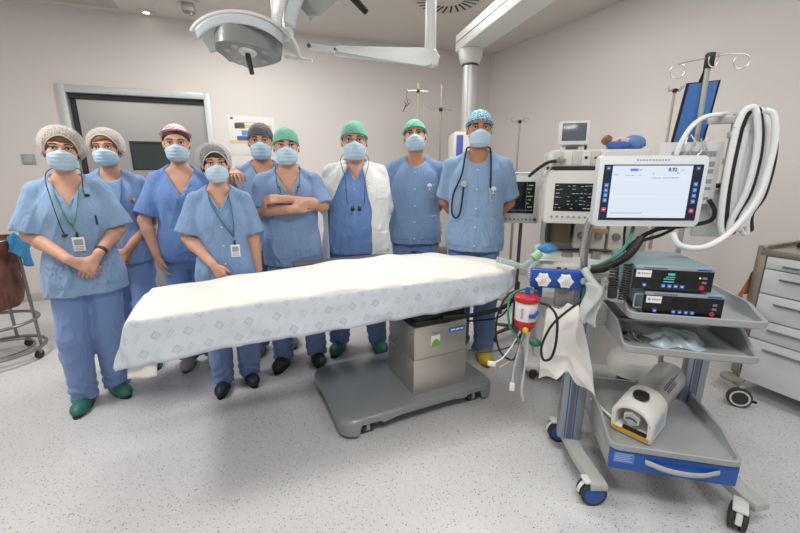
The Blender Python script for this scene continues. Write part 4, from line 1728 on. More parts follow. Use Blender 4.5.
def drape_pt(s, t):
    """s along the table (overhangs the left end), t across: -1..1 top, beyond that hanging"""
    ex = max(0.0, XL - s)
    x = max(s, XL)
    f, bk = edge_front(x), edge_back(x)
    h = hem(x)
    if t < -1:
        ey = (-1 - t) * h; y = f
    elif t > 1:
        ey = (t - 1) * h; y = bk
    else:
        ey = 0; y = f + (bk - f) * (t + 1) / 2
    z = ztop(x, y)
    d = max(ex, ey)
    fold = sum(a * math.sin(k * s + q * t + p) for k, q, p, a in FOLD) / 4
    if d > 0:
        rnd = .012 * min(1, d / .02)
        z -= max(0, d - rnd * .4)
        x -= (.012 * min(1, ex / .02) + .28 * ex if ex > 0 else 0) + (.0)
        if ey > 0:
            sg = -1 if t < 0 else 1
            y += sg * (.012 * min(1, ey / .02) + (.08 + .10 * max(0, (-x - .9) / .5)) * ey + .018 * fold * (ey / .2) + .006 * math.sin(31 * s + 5 * fold) * (ey / .2))
        if ex > 0:
            x += .012 * fold * ex / .2
            y += (.06 * ex) * (-1 if y < 0 else 1)
    else:
        z += .0085 * fold + .005 * math.sin(9 * x + 22 * y) * math.sin(4 * x - 9 * y)
    return (x, y, z)


ss = list(np.linspace(XL - .19, XL, 12)) + list(np.linspace(XL + .022, XR, 100))
tt = [-2, -1.9, -1.8, -1.7, -1.6, -1.5, -1.4, -1.3, -1.2, -1.12, -1.06, -1.02] + list(np.linspace(-1, 1, 27)) + [1.02, 1.06, 1.15, 1.3, 1.5, 1.75, 2]
mb = MB()
vs = [drape_pt(s, t) for s in ss for t in tt]
W_ = len(tt)
fs = [(i * W_ + j, (i + 1) * W_ + j, (i + 1) * W_ + j + 1, i * W_ + j + 1) for i in range(len(ss) - 1) for j in range(W_ - 1)]
# closing fall at the narrow right end
e0 = len(vs)
for lv in range(1, 5):
    for j, t in enumerate(tt):
        p = vs[(len(ss) - 1) * W_ + j]
        zt = ztop(XR, 0)
        q_ = abs(t) > 1
        vs.append((p[0] + .012 * lv ** .5 + (.0 if q_ else .006), p[1] * (1 - .03 * lv), min(p[2], zt + .1) - (.019 * lv if not q_ else .004 * lv)))
fs += [((len(ss) - 1 + i) * W_ + j, (len(ss) + i) * W_ + j, (len(ss) + i) * W_ + j + 1, (len(ss) - 1 + i) * W_ + j + 1) for i in range(4) for j in range(W_ - 1)]
mb.add(vs, fs)
do = mb.build('surgical_drape', drape_m, None, 80)
do.location = T0; do.rotation_euler = (0, 0, rad(22.6))
tag(do, 'white printed disposable drape covering the operating table top', 'drape')
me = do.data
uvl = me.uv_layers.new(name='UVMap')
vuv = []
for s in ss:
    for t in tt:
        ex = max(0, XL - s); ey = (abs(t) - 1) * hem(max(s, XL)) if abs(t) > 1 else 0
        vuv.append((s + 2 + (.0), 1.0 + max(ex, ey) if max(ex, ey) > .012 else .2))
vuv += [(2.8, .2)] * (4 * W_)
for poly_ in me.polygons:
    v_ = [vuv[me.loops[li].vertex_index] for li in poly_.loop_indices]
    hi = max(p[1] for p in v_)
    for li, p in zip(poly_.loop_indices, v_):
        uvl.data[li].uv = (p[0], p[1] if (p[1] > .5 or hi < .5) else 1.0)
solidify(do, .0022, -1)
# white under-sheet hanging below the left end
mb = MB().grid(lambda u, v: (-1.352 + .105 * u - .02 * v, -.318 - .012 * v + .006 * math.sin(7 * u), .66 - (.125 + .01 * u) * v), 10, 10)
us = mb.build('under_sheet', mat('sheet_white', 'e9e7e2', .85), None, 80)
us.location = T0; us.rotation_euler = (0, 0, rad(22.6))
solidify(us, .002)
tag(us, 'small white sheet corner hanging below the left end of the drape', 'sheet')


def tw(x, y, z, a=22.6):
    return Matrix.Translation(T0) @ Matrix.Rotation(rad(a), 4, 'Z') @ Vector((x, y, z))


# thick black hose from under the table to the machine
o = MB().tube(spl([tw(.12, -.33, .585), tw(.26, -.335, .575), tw(.42, -.31, .56), tw(.62, -.25, .56), tw(.80, -.12, .575), tw(.93, .02, .60)], 10), .0125, 10).build('black_hose', BLACKR)
tag(o, 'thick black hose running from under the table to the right', 'hose')
o = MB().tube(spl([tw(.315, -.05, .50), tw(.42, -.10, .44), tw(.55, -.06, .40), tw(.72, -.06, .40), tw(.86, .0, .45)], 8), .006, 8).build('power_cable', BLACKR)
tag(o, 'thin black cable leaving the side of the stainless column', 'cable')
# ------------------------------------------------------------------ equipment cart
CO = Vector((.822, 1.356, 0)); CA = rad(-13.3)
CM = Matrix.Translation(CO) @ Matrix.Rotation(CA, 4, 'Z')
CG = mat('cart_grey_plastic', '9b9ea0', .42, spec=.45)
CGL = mat('cart_light_grey', 'b2b4b1', .4)
CBLUE = mat('cart_blue', '1f57ab', .38)
ALU = mat('cart_aluminium', '9aa0a6', .36, .7)
TYRE = mat('tyre_dark', '2d2f33', .55)
cart = thing('equipment_cart', 'grey wheeled equipment cart with blue drawer and two upper shelves', 'cart', CO, CA)


def cw(u, v, z):
    return CM @ Vector((u, v, z))


def tray(u0, u1, v0, v1, zb, zfront, zback, r=.03, th=.012, floor_t=.012):
    mb = MB()
    cx, cy = (u0 + u1) / 2, (v0 + v1) / 2
    P = densify(rring((u1 - u0) / 2, (v1 - v0) / 2, r, 6), .03)
    Q = [(x * (1 - th / ((u1 - u0) / 2)), y * (1 - th / ((v1 - v0) / 2))) for x, y in P]
    n = len(P)

    def zt(y):
        t = (y + (v1 - v0) / 2) / (v1 - v0)
        t = min(1, max(0, (t - .06) / .30))
        return zfront + (zback - zfront) * (t * t * (3 - 2 * t))
    rings = [[(x * .97 + cx, y * .97 + cy, zb) for x, y in P], [(x + cx, y + cy, zb + .006) for x, y in P], [(x + cx, y + cy, zt(y) - .003) for x, y in P],
             [((x * .5 + a * .5) + cx, (y * .5 + b_ * .5) + cy, zt(y)) for (x, y), (a, b_) in zip(P, Q)], [(a + cx, b_ + cy, zt(y) - .003) for (x, y), (a, b_) in zip(P, Q)],
             [(a * .985 + cx, b_ * .985 + cy, zb + floor_t + .006) for a, b_ in Q], [(a * .97 + cx, b_ * .97 + cy, zb + floor_t) for a, b_ in Q]]
    vs = [p for R in rings for p in R]
    fs = [(i * n + k, i * n + (k + 1) % n, (i + 1) * n + (k + 1) % n, (i + 1) * n + k) for i in range(len(rings) - 1) for k in range(n)]
    fs.append(tuple(range(n - 1, -1, -1)))
    fs.append(tuple((len(rings) - 1) * n + k for k in range(n)))
    mb.add(vs, fs)
    return mb


tray(.032, .478, -.005, .40, .842, .872, .905).build('shelf', CG, cart, 40)
tray(.032, .478, -.005, .40, .708, .738, .795).build('shelf', CG, cart, 40)
tray(.028, .495, -.022, .47, .288, .318, .352, .04).build('lower_tray', CG, cart, 40)
MB().box2((.034, .004, .196), (.487, .45, .290), .006).build('drawer_housing', CG, cart)
dw = MB().box2((.036, -.012, .200), (.485, .006, .290), .004).build('drawer', CBLUE, cart)
pts = spl([(.165, -.014, .252), (.18, -.022, .252), (.235, -.036, .245), (.30, -.040, .243), (.36, -.034, .245), (.405, -.020, .252), (.42, -.014, .252)], 6)
MB().tube(pts, .012, 8, True, flat=.35, up=(0, 1, 0)).build('drawer_handle', CGL, dw)
MB().box2((.05, -.0136, .232), (.125, -.0118, .278)).build('drawer_label', mat('drawer_label_blue', '5f7fc6', .4), dw)
lb = MB()
for k in range(5):
    lb.box2((.054, -.0146, .240 + .008 * k), (.118 - .01 * (k % 2), -.0132, .2425 + .008 * k))
lb.build('label_print', mat('label_pale', 'a9bce6', .4), dw)
# columns with blue inlay strips
for u0, u1, v0, v1, z1 in ((-.115, -.008, .245, .30, .93), (.450, .540, .405, .46, .86)):
    k = MB().box2((u0, v0, .118), (u1, v1, z1), .008)
    co = k.build('column', ALU, cart)
    w = u1 - u0
    for f in (.28, .62):
        MB().box2((u0 + w * f - .0026, v0 - .0012, .125), (u0 + w * f + .0026, v0 + .001, z1 - .01)).build('blue_inlay', CBLUE, co)
    MB().box2((u0 + w * .36, v0 - .0008, .125), (u0 + w * .56, v0 + .001, z1 - .01)).build('channel', mat('channel_dark', '6d7278', .4, .6), co)
# brackets from columns to shelves
for lo_, hi_ in (((-.02, .25, .715), (.05, .30, .78)), ((-.02, .25, .85), (.05, .30, .90)), ((.46, .36, .715), (.50, .42, .78)), ((.46, .36, .835), (.50, .42, .88))):
    MB().box2(lo_, hi_, .004).build('shelf_bracket', CG, cart)


def leg(pts, w, h, name='base_leg'):
    P = [Vector(p) for p in pts]
    L, R = [], []
    for i, p in enumerate(P):
        d = (P[min(i + 1, len(P) - 1)] - P[max(i - 1, 0)])
        d.z = 0
        d.normalize()
        n = Vector((-d.y, d.x, 0))
        ww = w[i] if isinstance(w, (list, tuple)) else w
        L.append(p + n * ww); R.append(p - n * ww)
    out_ = [(p.x, p.y) for p in L] + [(p.x, p.y) for p in R[::-1]]
    return MB().prism(out_, pts[0][2], pts[0][2] + h, None, .006).build(name, CGL, cart)


leg([(-.045, .52, .085), (-.055, .42, .085), (-.058, .30, .085), (-.035, .16, .085), (.000, .03, .085), (.012, -.025, .085)], [.026, .028, .034, .030, .030, .034], .034)
leg([(.52, .56, .085), (.525, .42, .085), (.528, .30, .085), (.545, .18, .085), (.585, .06, .085), (.605, .015, .085)], [.026, .028, .034, .032, .034, .034], .034)
MB().box2((-.05, .36, .09), (.53, .42, .116), .006).build('cross_member', CGL, cart)


def caster(u, v, ang, disc, fork, r=.05):
    M = Matrix.Translation((u, v, 0)) @ Matrix.Rotation(rad(ang), 4, 'Z')
    t = MB()
    for s in (-1, 1):
        t.lathe([(r - .012, -.009), (r - .002, -.0085), (r, -.004), (r, .004), (r - .002, .0085), (r - .012, .009)], (0, s * .019, r), rotm('X', PI / 2), 26)
    co = t.xf(M).build('caster', TYRE, cart)
    for s in (-1, 1):
        d = MB().lathe([(r - .010, -.012), (r - .010, -.003), (r * .55, .001), (.001, .0)], (0, s * .030, r), rotm('X', -s * PI / 2), 26)
        d.xf(M).build('wheel_disc', disc, co)
    f = MB().box((0, 0, r + .004), (.030, .014, .075), .004).box((0.0, 0, 2 * r + .002), (.09, .05, .012), .005)
    # mudguard arc between the twin wheels
    f.tube([(math.cos(a) * (r + .004), 0, r + math.sin(a) * (r + .004)) for a in np.linspace(rad(20), rad(180), 14)], .010, 8, True, flat=.4, up=(0, 0, 1))
    f.xf(M).build('fork', fork, co)


CBD = mat('caster_blue', '1c4fa0', .35)
CWF = mat('caster_white_fork', 'd4d5d2', .4)
caster(-.006, .010, 14, CBD, CWF, .055)
caster(-.082, .400, 8, CBD, CWF, .055)
caster(.532, .012, 62, TYRE, CWF)
caster(.53, .47, 70, TYRE, CWF, .045)

# stainless bow that carries the monitor
bow = thing('monitor_bow', 'bent stainless tube rising beside the cart column behind the white monitor', 'support tube', CO, CA)
MB().tube(spl([(-.075, .285, .931), (-.082, .285, 1.02), (-.083, .285, 1.10), (-.077, .285, 1.155), (-.05, .285, 1.20), (.03, .292, 1.235), (.11, .297, 1.26)], 8), .0165, 14).build('tube', mat('tube_steel', 'b4b2ae', .26, .8), bow)
MB().box2((.055, .279, 1.20), (.135, .305, 1.29), .006).build('mount_plate', ALU, bow)

# touch screen monitor
mon = thing('monitor', 'large white framed touchscreen with bright page and dark side button bars', 'monitor', cw(.106, .222, 1.302), CA + rad(10))
mw_, mh_ = .405, .272
MB().prism([(x, z) for x, z in rring(mw_ / 2, mh_ / 2, .014, 5)], -.018, .018, Matrix.Rotation(PI / 2, 4, 'X'), .006).build('housing', mat('monitor_cool_white', 'dce0e4', .35), mon)
MB().prism([(x, z) for x, z in rring(mw_ / 2 - .03, mh_ / 2 - .03, .01, 5)], -.045, -.016, Matrix.Rotation(PI / 2, 4, 'X'), .006).build('rear_cover', WHITEP, mon)
sx0, sx1, sz0, sz1 = -.184, .186, -.112, .102
MB().box2((sx0, -.0198, sz0), (sx1, -.017, sz1)).build('screen_surround', mat('screen_navy', '1d2740', .25), mon)
px0, px1, pz0, pz1 = -.152, .146, -.102, .098
pg = MB().box2((px0, -.0206, pz0), (px1, -.0194, pz1)).build('screen', mat('screen_lit_page', '7d838c', .3, emit=('e2ecfa', .74)), mon)
BL = mat('screen_ink_blue', '3d6fd0', .4, emit=('4a7ad8', .5))
GI = mat('screen_ink_grey', '8c95a6', .4, emit=('97a2b5', .4))
MB().box2((px0 + .066, -.0212, .078), (px0 + .096, -.0204, .087)).build('screen_heading', BL, mon)
MB().box2((px0 + .10, -.0212, .080), (px0 + .11, -.0204, .084)).build('screen_heading', GI, mon)
text_mesh('screen_reading', '8.92', .019, mat('screen_ink_dark', '3a4a78', .4, emit=('46568a', .4)), mon, Matrix.Translation((.056, -.0212, .077)) @ Matrix.Rotation(PI / 2, 4, 'X'), bold=.0006)
text_mesh('screen_unit', 'mm', .009, GI, mon, Matrix.Translation((.102, -.0212, .079)) @ Matrix.Rotation(PI / 2, 4, 'X'))
sl = MB()
for x, z, w in ((px0 + .006, .062, .018), (px0 + .048, .060, .020), (px0 + .072, .060, .012), (px0 + .1, .061, .010), (px0 + .150, .066, .009), (px0 + .150, .050, .036), (px0 + .19, .0505, .03), (px0 + .222, .051, .03), (px0 + .24, .069, .012), (px0 + .01, -.085, .12)):
    sl.box2((x, -.0211, z), (x + w, -.0204, z + .0028))
sl.build('screen_print', GI, mon)
sl = MB()
for z in (.058, .046, -.02, -.09):
    sl.box2((px0 + .004, -.0209, z), (px1 - .004, -.0204, z + .0008))
sl.build('screen_rule', mat('screen_rule', 'cfd9e8', .4, emit=('d3deee', .5)), mon)
BB = mat('button_blue', '4d86cf', .35, emit=('4d86cf', .12)); BR_ = mat('button_red', 'd2404e', .35, emit=('d2404e', .12))
BW = mat('button_pale', 'c9d6f2', .35)
for x, zs in ((-.168, (.088, .024, .004, -.014, -.034, -.070)), (.166, (.088, .028, .006, -.016, -.038, -.074))):
    for i, z in enumerate(zs):
        m_ = BR_ if i == 5 else (BB if i else mat('button_dim', '4a6690', .35))
        s_ = .017 if i == 5 else .0155
        bo = MB().box2((x - s_ / 2, -.0214, z - s_ / 2), (x + s_ / 2, -.0196, z + s_ / 2), .001).build('button', m_, mon)
        MB().box2((x - s_ * .25, -.0219, z - s_ * .12), (x + s_ * .25, -.0212, z + s_ * .14)).build('button_symbol', BW, bo)
bt = MB()
for k in range(11):
    bt.box2((-.065 + .0115 * k, -.0188, .1165), (-.058 + .0115 * k, -.0176, .1215))
bt.build('frame_lettering', mat('letter_grey', '8f949c', .5), mon)

# the two generator units on the top shelf
UF = mat('unit_black_front', '131417', .28); UC = mat('unit_case_teal_grey', '7f979b', .4, .1); UTOP = mat('unit_silver_strip', 'a9b2bc', .35, .5)
TEAL = mat('display_teal', '3f9a92', .4, emit=('48b0a6', .5))


def unit(label, u, v, z, rz, lit, w=.255, h=.088, d=.30):
    t = thing('generator_unit', label, 'medical device', cw(u, v, z), CA + rad(rz), 'generator units stacked on the top cart shelf')
    MB().box2((0, .012, 0), (w, d, h), .004).build('case', UC, t)
    MB().box2((0, 0, .0), (w, .014, h - .012), .003).build('front_panel', UF, t)
    st_ = MB().box2((0, -.001, h - .013), (w, .016, h), .003).build('top_strip', UTOP, t)
    k = MB()
    for i in range(9):
        k.box2((.03 + .0085 * i, -.0022, h - .009), (.036 + .0085 * i, -.0008, h - .0045))
    k.build('strip_lettering', mat('letter_navy', '4b5870', .5), st_)
    MB().box2((w - .055, -.0022, h - .0095), (w - .012, -.0008, h - .004)).build('strip_logo', CBLUE, st_)
    lab = MB().box2((.006, -.0014, h - .042), (.056, .001, h - .016)).build('white_label', CARD, t)
    k = MB().cyl((.015, -.0013, h - .028), (.015, -.0024, h - .028), .005, None, 14)
    for i in range(4):
        k.box2((.024 + .0075 * i, -.0022, h - .031), (.029 + .0075 * i, -.0012, h - .025))
    k.build('label_lettering', CARDINK, lab)
    for i, x in enumerate((.038, .100, .120, .140, .160)):
        bo = MB().box2((x - .0072, -.0022, .010), (x + .0072, .001, .0235), .001).build('button', mat('unit_button_blue', '3f67c8', .35), t)
        MB().box2((x - .0035, -.0028, .014), (x + .0035, -.002, .0195)).build('button_symbol', mat('button_pale', 'c9d6f2'), bo)
    MB().cyl((.222, .001, .017), (.222, -.003, .017), .0085, None, 20, bev=.001).build('power_button', mat('power_red', 'c02f3e', .35), t)
    for z_ in (.036, .052):
        MB().cyl((.212, .001, z_), (.212, -.0022, z_), .0026, None, 12).build('indicator', mat('led_lime', 'b4e03a', .4, emit=('b4e03a', 1.5)) if (lit and z_ > .04) else mat('led_off', '3a3d40', .4), t)
        MB().box2((.220, -.0014, z_ - .004), (.234, .001, z_ + .004)).build('indicator_label', mat('symbol_grey', '7b8087', .5), t)
    ds = MB().box2((.092, -.0012, .026), (.170, .001, h - .017)).build('display', mat('display_off', '0d0e12', .12), t)
    if lit:
        k = MB()
        for x, z_, w_, hh in ((.110, .057, .022, .008), (.104, .049, .03, .003), (.098, .041, .034, .004), (.098, .031, .034, .004)):
            k.box2((x, -.002, z_), (x + w_, -.001, z_ + hh))
        k.build('display_reading', TEAL, ds)
    hnd = spl([(-.001, .02, h * .80), (-.022, .02, h * .80), (-.026, .02, h * .70), (-.026, .02, h * .30), (-.022, .02, h * .2), (-.001, .02, h * .2)], 4)
    MB().tube(hnd, .0035, 8).build('side_handle', mat('handle_clear_grey', '9fb0b4', .3, .3), t)
    for x in (.03, w - .03):
        for y in (.04, d - .04):
            MB().cyl((x, y, -.006), (x, y, 0), .010, None, 14).build('foot', BLACKR, t)
    return t


unit('lower generator unit with a blank display, resting on the top cart shelf', .082, .02, .861, 0, False)
unit('upper generator unit with a lit teal display, stacked on the lower one', .036, .022, .957, 0, True)

# gas cylinder with white guard on the lower tray
gc = thing('gas_cylinder', 'white gas cylinder with black valve lying across the lower cart tray', 'cylinder', cw(.118, .055, .378), CA + rad(-37))
gc.rotation_euler[0] = rad(7)
SHELLW = mat('cylinder_white_guard', 'e4e2dc', .42)
Rc = rotm('X', -PI / 2)
GREYCYL = mat('cylinder_silver', 'b9bab8', .36, .5, var=(30, .06))
MB().lathe([(.001, .14), (.066, .142), (.0705, .15), (.0705, .43), (.066, .445), (.05, .46), (.02, .465), (.001, .465)], (0, 0, 0), Rc, 40).build('cylinder_body', GREYCYL, gc)
arch = [(-.078, -.072), (.078, -.072), (.078, .01)] + [(.078 * math.cos(a), .012 + .070 * math.sin(a)) for a in np.linspace(0, PI, 15)] + [(-.078, .01)]
# guard: arched sleeve, open front
mb = MB()
hole = [(x * .76, (z + .02) * .68 - .012) for x, z in arch]
nA = len(arch)
Y0, Y1 = 0.0, .165
vs = [(x, Y0, z) for x, z in arch] + [(x, Y1, z) for x, z in arch] + [(x, Y0, z) for x, z in hole] + [(x, .09, z) for x, z in hole]
fs = []
for k in range(nA):
    k2 = (k + 1) % nA
    fs += [(k, k2, nA + k2, nA + k), (k, 2 * nA + k, 2 * nA + k2, k2), (2 * nA + k, 3 * nA + k, 3 * nA + k2, 2 * nA + k2)]
fs.append(tuple(nA + k for k in range(nA))); fs.append(tuple(3 * nA + k for k in range(nA)))
bm = bmesh.new()
bv = [bm.verts.new(v) for v in vs]
for f in fs:
    bm.faces.new([bv[i] for i in f])
bmesh.ops.recalc_face_normals(bm, faces=bm.faces[:])
es = [e for e in bm.edges if (abs(e.verts[0].co.y) < 1e-6 and abs(e.verts[1].co.y) < 1e-6)]
bmesh.ops.bevel(bm, geom=es, offset=.006, segments=2, profile=.5, affect='EDGES')
g_ = MB().bm(bm).build('valve_guard', SHELLW, gc, 40)
MB().box2((-.070, -.0025, -.064), (.070, .001, -.047)).build('yellow_label', mat('label_amber', 'd8a52a', .5), g_)
MB().box2((-.03, -.001, -.044), (.058, .012, -.034)).build('dark_slot', BLACK, g_)
hexa = [(.034 * math.cos(rad(60 * q_ + 30)) - .004, .034 * math.sin(rad(60 * q_ + 30)) + .004) for q_ in range(6)]
RX = Matrix.Rotation(PI / 2, 4, 'X')
MB().prism(hexa, -.05, -.012, RX, .003).build('gauge', mat('gauge_bezel', 'd3d6d3', .35, .2), gc, 20)
MB().prism([(x * .80 - .001, z * .80 + .001) for x, z in hexa], -.014, -.0105, RX).build('gauge_face', mat('gauge_face', 'a8b3b4', .4), gc, 20)
MB().prism([(-.026, .004), (-.012, .013), (.006, .013), (.019, .003), (.017, -.004), (.004, .004), (-.010, .004), (-.023, -.003)], -.012, -.0095, RX).build('gauge_band', mat('gauge_teal', '3f5560', .5), gc, 20)
hk = MB().lathe([(.020, 0), (.022, .012), (.030, .016), (.031, .022), (.030, .030), (.018, .036), (.001, .037)], (.005, .07, .072), None, 9)
hk.build('valve_knob', BLACK, gc)
MB().box2((.0785, .03, -.04), (.0800, .13, .02)).build('side_label', mat('label_pale_blue', 'b9c7df', .5), g_)
k = MB()
for i in range(4):
    a = rad(35 + i * 7)
    k.box((math.cos(a) * .0712, .28, math.sin(a) * .0712), (.002, .10, .004), 0, rotm('Y', -a))
k.build('cylinder_print', mat('cyl_ink', '5d6a86', .5), gc)
k = MB().tube([(math.cos(rad(50)) * .0708 + math.cos(rad(50)) * 0, .22 + .16 * t, math.sin(rad(50)) * .0712) for t in (0, 1)], .0025, 6)
k.build('cylinder_stripe', mat('cyl_ink', '5d6a86'), gc)
# wand lying behind the cylinder
o = MB().tube([cw(.03, .30, .318), cw(.10, .12, .318)], .006, 8).build('white_rod', WHITEP)
tag(o, 'thin white rod lying on the lower tray left of the cylinder', 'rod')

# plastic bags on the middle shelf
PLB = mat('clear_pale_blue_plastic', 'c6dae4', .2, alpha=.9, bump=(24, .6, .01))


def bag(name, label, u0, u1, v0, v1, z, h, seed, m, cat='plastic bag', group=None):
    rs = np.random.RandomState(seed)
    K = [(rs.uniform(4, 15), rs.uniform(4, 15), rs.uniform(0, 6.3), rs.uniform(.4, 1)) for _ in range(8)]

    def P(a, b_, top):
        x = u0 + (u1 - u0) * a; y = v0 + (v1 - v0) * b_
        e = min(1, 5 * min(a, 1 - a)) * min(1, 4 * min(b_, 1 - b_))
        n_ = sum(w * math.sin(p * a + q * b_ + r) for p, q, r, w in K) / 4
        x += .012 * math.sin(9 * b_ + seed); y += .012 * math.sin(11 * a + seed)
        return (x, y, z + (.002 + (h * (.35 + .65 * abs(n_)) * e if top else 0)))
    mb = MB().grid(lambda a, b_: P(a, b_, True), 34, 20)
    n1 = len(mb.v)
    mb.grid(lambda a, b_: P(1 - a, b_, False), 34, 20)
    o = mb.build(name, m, None, 80)
    o.location = CO; o.rotation_euler = (0, 0, CA)
    return tag(o, label, cat, group)


bag('plastic_bag', 'crumpled pale blue plastic bag on the middle cart shelf', .158, .345, .05, .17, .7205, .062, 3, PLB)
bag('plastic_bag', 'small greyish plastic wrapper at the left end of the middle shelf', .072, .128, .09, .20, .7205, .03, 9, mat('grey_plastic_wrap', 'a8aeb0', .3, alpha=.8))

# infusion pole at the back of the cart
ip = thing('infusion_pole', 'stainless infusion pole with two looped hooks above the cart', 'infusion stand', cw(.370, .52, 0), CA)
POLE = mat('pole_steel', 'bdbbb6', .3, .6)
MB().cyl((0.02, 0, .12), (-.004, 0, 1.855), .011, .010, 16).build('pole', POLE, ip)
MB().box2((-.016, -.016, 1.80), (.012, .016, 1.86), .004).build('hook_clamp', BLACK, ip)
for s in (-1, 1):
    lp = [(s * (.115 + .028 * math.cos(a)), -.012 * 0, 1.835 - .022 * s * 0 + .028 * math.sin(a) - .028 + s * .012) for a in np.linspace(rad(90 if s > 0 else 90), rad(90 - s * 320), 20)]
    pts = [(0, 0, 1.842)] + [(s * .06, 0, 1.842 + s * .008)] + lp
    MB().tube(spl(pts, 3), .0024, 8).build('hook', POLE, ip)
lp = [(.004 + .018 * math.cos(a), -.02, 1.83 + .03 * math.sin(a)) for a in np.linspace(rad(-200), rad(60), 16)]
MB().tube(lp, .0024, 8).build('hook', POLE, ip)
MB().box2((-.02, -.06, .085), (.06, .02, .12), .004).build('pole_socket', CG, ip)

# blue pad with black edging hanging at the pole
bp_ = thing('blue_pad', 'blue fabric pad with black edging hanging behind the infusion pole', 'pad', cw(.350, .57, 0), CA)
corners_ = [(-.028, 1.752), (.088, 1.760), (.062, 1.45), (-.058, 1.45)]
MB().prism(corners_, -.006, .006, Matrix.Rotation(PI / 2, 4, 'X'), .002).build('pad_face', mat('pad_blue', '3f6fb0', .75, bump=(18, .4, .01)), bp_)
MB().tube([(x, 0, z) for x, z in corners_], .0075, 8, closed=True, up=(0, 1, 0)).build('edging', mat('pad_black_edge', '15161a', .8), bp_)
MB().tube([(.016, -.006, 1.757), (.018, -.022, 1.79), (.020, -.028, 1.825)], .008, 6, flat=.4).build('hanging_strap', mat('pad_black_edge', '15161a'), bp_)
MB().cyl((.035, -.008, 1.71), (.035, -.012, 1.71), .009, None, 14).build('fastener', BLACK, bp_)

# clamp rail with bracket that carries the hoses
cl = thing('clamp_rail', 'vertical stainless clamp rail with a cross arm right of the infusion pole', 'rail', cw(.50, .50, 0), CA)
MB().cyl((.0, 0, 1.15), (.0, 0, 1.615), .016, None, 20).build('rail', STEEL, cl)
MB().box2((-.11, -.010, 1.575), (.02, .012, 1.605), .003).build('cross_arm', mat('rail_arm_pale', 'c9cccb', .35, .5), cl)
for z in (1.215, 1.31, 1.42, 1.53):
    MB().cyl((0, 0, z - .012), (0, 0, z + .012), .024, None, 20, bev=.003).build('collar', mat('collar_grey', 'c4c7c6', .35, .4), cl)
MB().box2((-.03, -.035, 1.30), (.07, -.012, 1.335), .004).build('clamp_block', STEEL, cl)
MB().cyl((-.03, -.028, 1.318), (-.045, -.028, 1.318), .010, None, 14, bev=.002).build('clamp_screw', BLACK, cl)
MB().box2((-.09, .0, 1.09), (.06, .02, 1.30), .004).build('back_plate', mat('plate_pale_grey', 'c6cacb', .4, .2), cl)
MB().cyl((-.02, .0, 1.20), (-.02, -.018, 1.20), .020, None, 20, bev=.003).build('plate_knob', mat('knob_beige', 'cfc9bd', .5), cl)
MB().box2((.03, -.02, 1.13), (.045, .0, 1.32), .002).build('bracket_bar', WHITEP, cl)
MB().box2((-.01, -.012, 1.145), (.09, .014, 1.16), .002).build('bracket_bar', STEEL, cl)

# papers in a sleeve
dc = thing('document_sleeve', 'white printed document sheets clipped behind the monitor right edge', 'documents', cw(.30, .46, 0), CA)
MB().box2((-.085, 0, 1.24), (.150, .004, 1.50), .0).build('sheet', mat('paper_white', 'dcdedd', .6), dc)
for i in range(3):
    k = MB()
    for j in range(4):
        k.box2((-.04 + .0 * i, -.001, 1.27 + .075 * i + .014 * j), (.13 - .02 * (j % 3), .0005, 1.2575 + .07 * i + .014 * j))
    k.build('printed_lines', mat('print_grey', '9a9da2', .6), dc)

# metal clips in front of the pole
sc_ = thing('clip_cluster', 'cluster of small steel clamps hung on the infusion pole', 'clamps', cw(.335, .44, 0), CA)
rs = np.random.RandomState(12)
for i in range(7):
    x = -.03 + .012 * i; z0 = 1.53 - rs.uniform(0, .03)
    MB().tube(spl([(x, rs.uniform(-.01, .01), z0), (x + rs.uniform(-.02, .02), -.006, z0 - .045), (x + rs.uniform(-.03, .03), -.004, z0 - .09)], 5), .0028, 6).tube([(x + .008 * math.cos(a), -.006, z0 - .1 + .008 * math.sin(a)) for a in np.linspace(0, 2 * PI, 12)[:-1]], .002, 6, closed=True).build('clamp', STEEL, sc_)

# hoses looped over the rail, each on its own
HW = mat('hose_white', 'e3e5e6', .4); HB = mat('hose_black', '1d1e21', .5)
spec = [(.515, .47, .0, HW, .0115, 'white hose loop nearest the clamp rail'), (.530, .45, .018, HB, .0085, 'black hose loop between the white loops'),
        (.548, .475, .03, HW, .012, 'middle white hose loop on the rail'), (.566, .455, .045, HW, .012, 'thick white hose loop outside the middle one'),
        (.585, .48, .06, HW, .0105, 'outermost white hose loop, farthest from the rail'), (.575, .445, .052, HB, .007, 'thin black hose loop behind the white ones')]
for i, (u, v, o_, m_, r, lab) in enumerate(spec):
    v = .350 + .025 * i
    zt = 1.615 - .004 * i; zb = 1.115 + .014 * ((i * 5) % 4); uL = .430 + .030 * i; uR = .489 + .0275 * i
    P = [(uL, v, zt - .07), (uL + .012, v, zt - .015), (uL + .035, v, zt + .004), (uR - .005, v, zt - .012), (uR + .018, v, zt - .10), (uR + .026, v, zt - .20), (uR + .018, v, zt - .32), (uR - .012, v, zb + .07), (uL + .045, v, zb), (uL + .016, v, zb + .03), (uL + .002, v, zb + .15), (uL - .002, v, zt - .22)]
    o = MB().tube(spl([cw(*p) for p in P] + [cw(*P[0])], 7), r, 10, False).build('hose', m_)
    tag(o, lab, 'hose', 'hoses looped over the clamp rail')
# clear plastic film hanging with the loops
o = MB().grid(lambda a, b_: tuple(cw(.575 + .075 * a - .06 * b_ * a + .008 * math.sin(7 * b_), .515 + .012 * math.sin(5 * a + 3 * b_), 1.60 - .42 * b_ - .14 * a * (1 - b_))), 12, 16).build('plastic_film', mat('clear_film', 'dfe4e6', .2, alpha=.35), None, 80)
solidify(o, .001)
tag(o, 'clear plastic film hanging right of the looped hoses', 'plastic film')
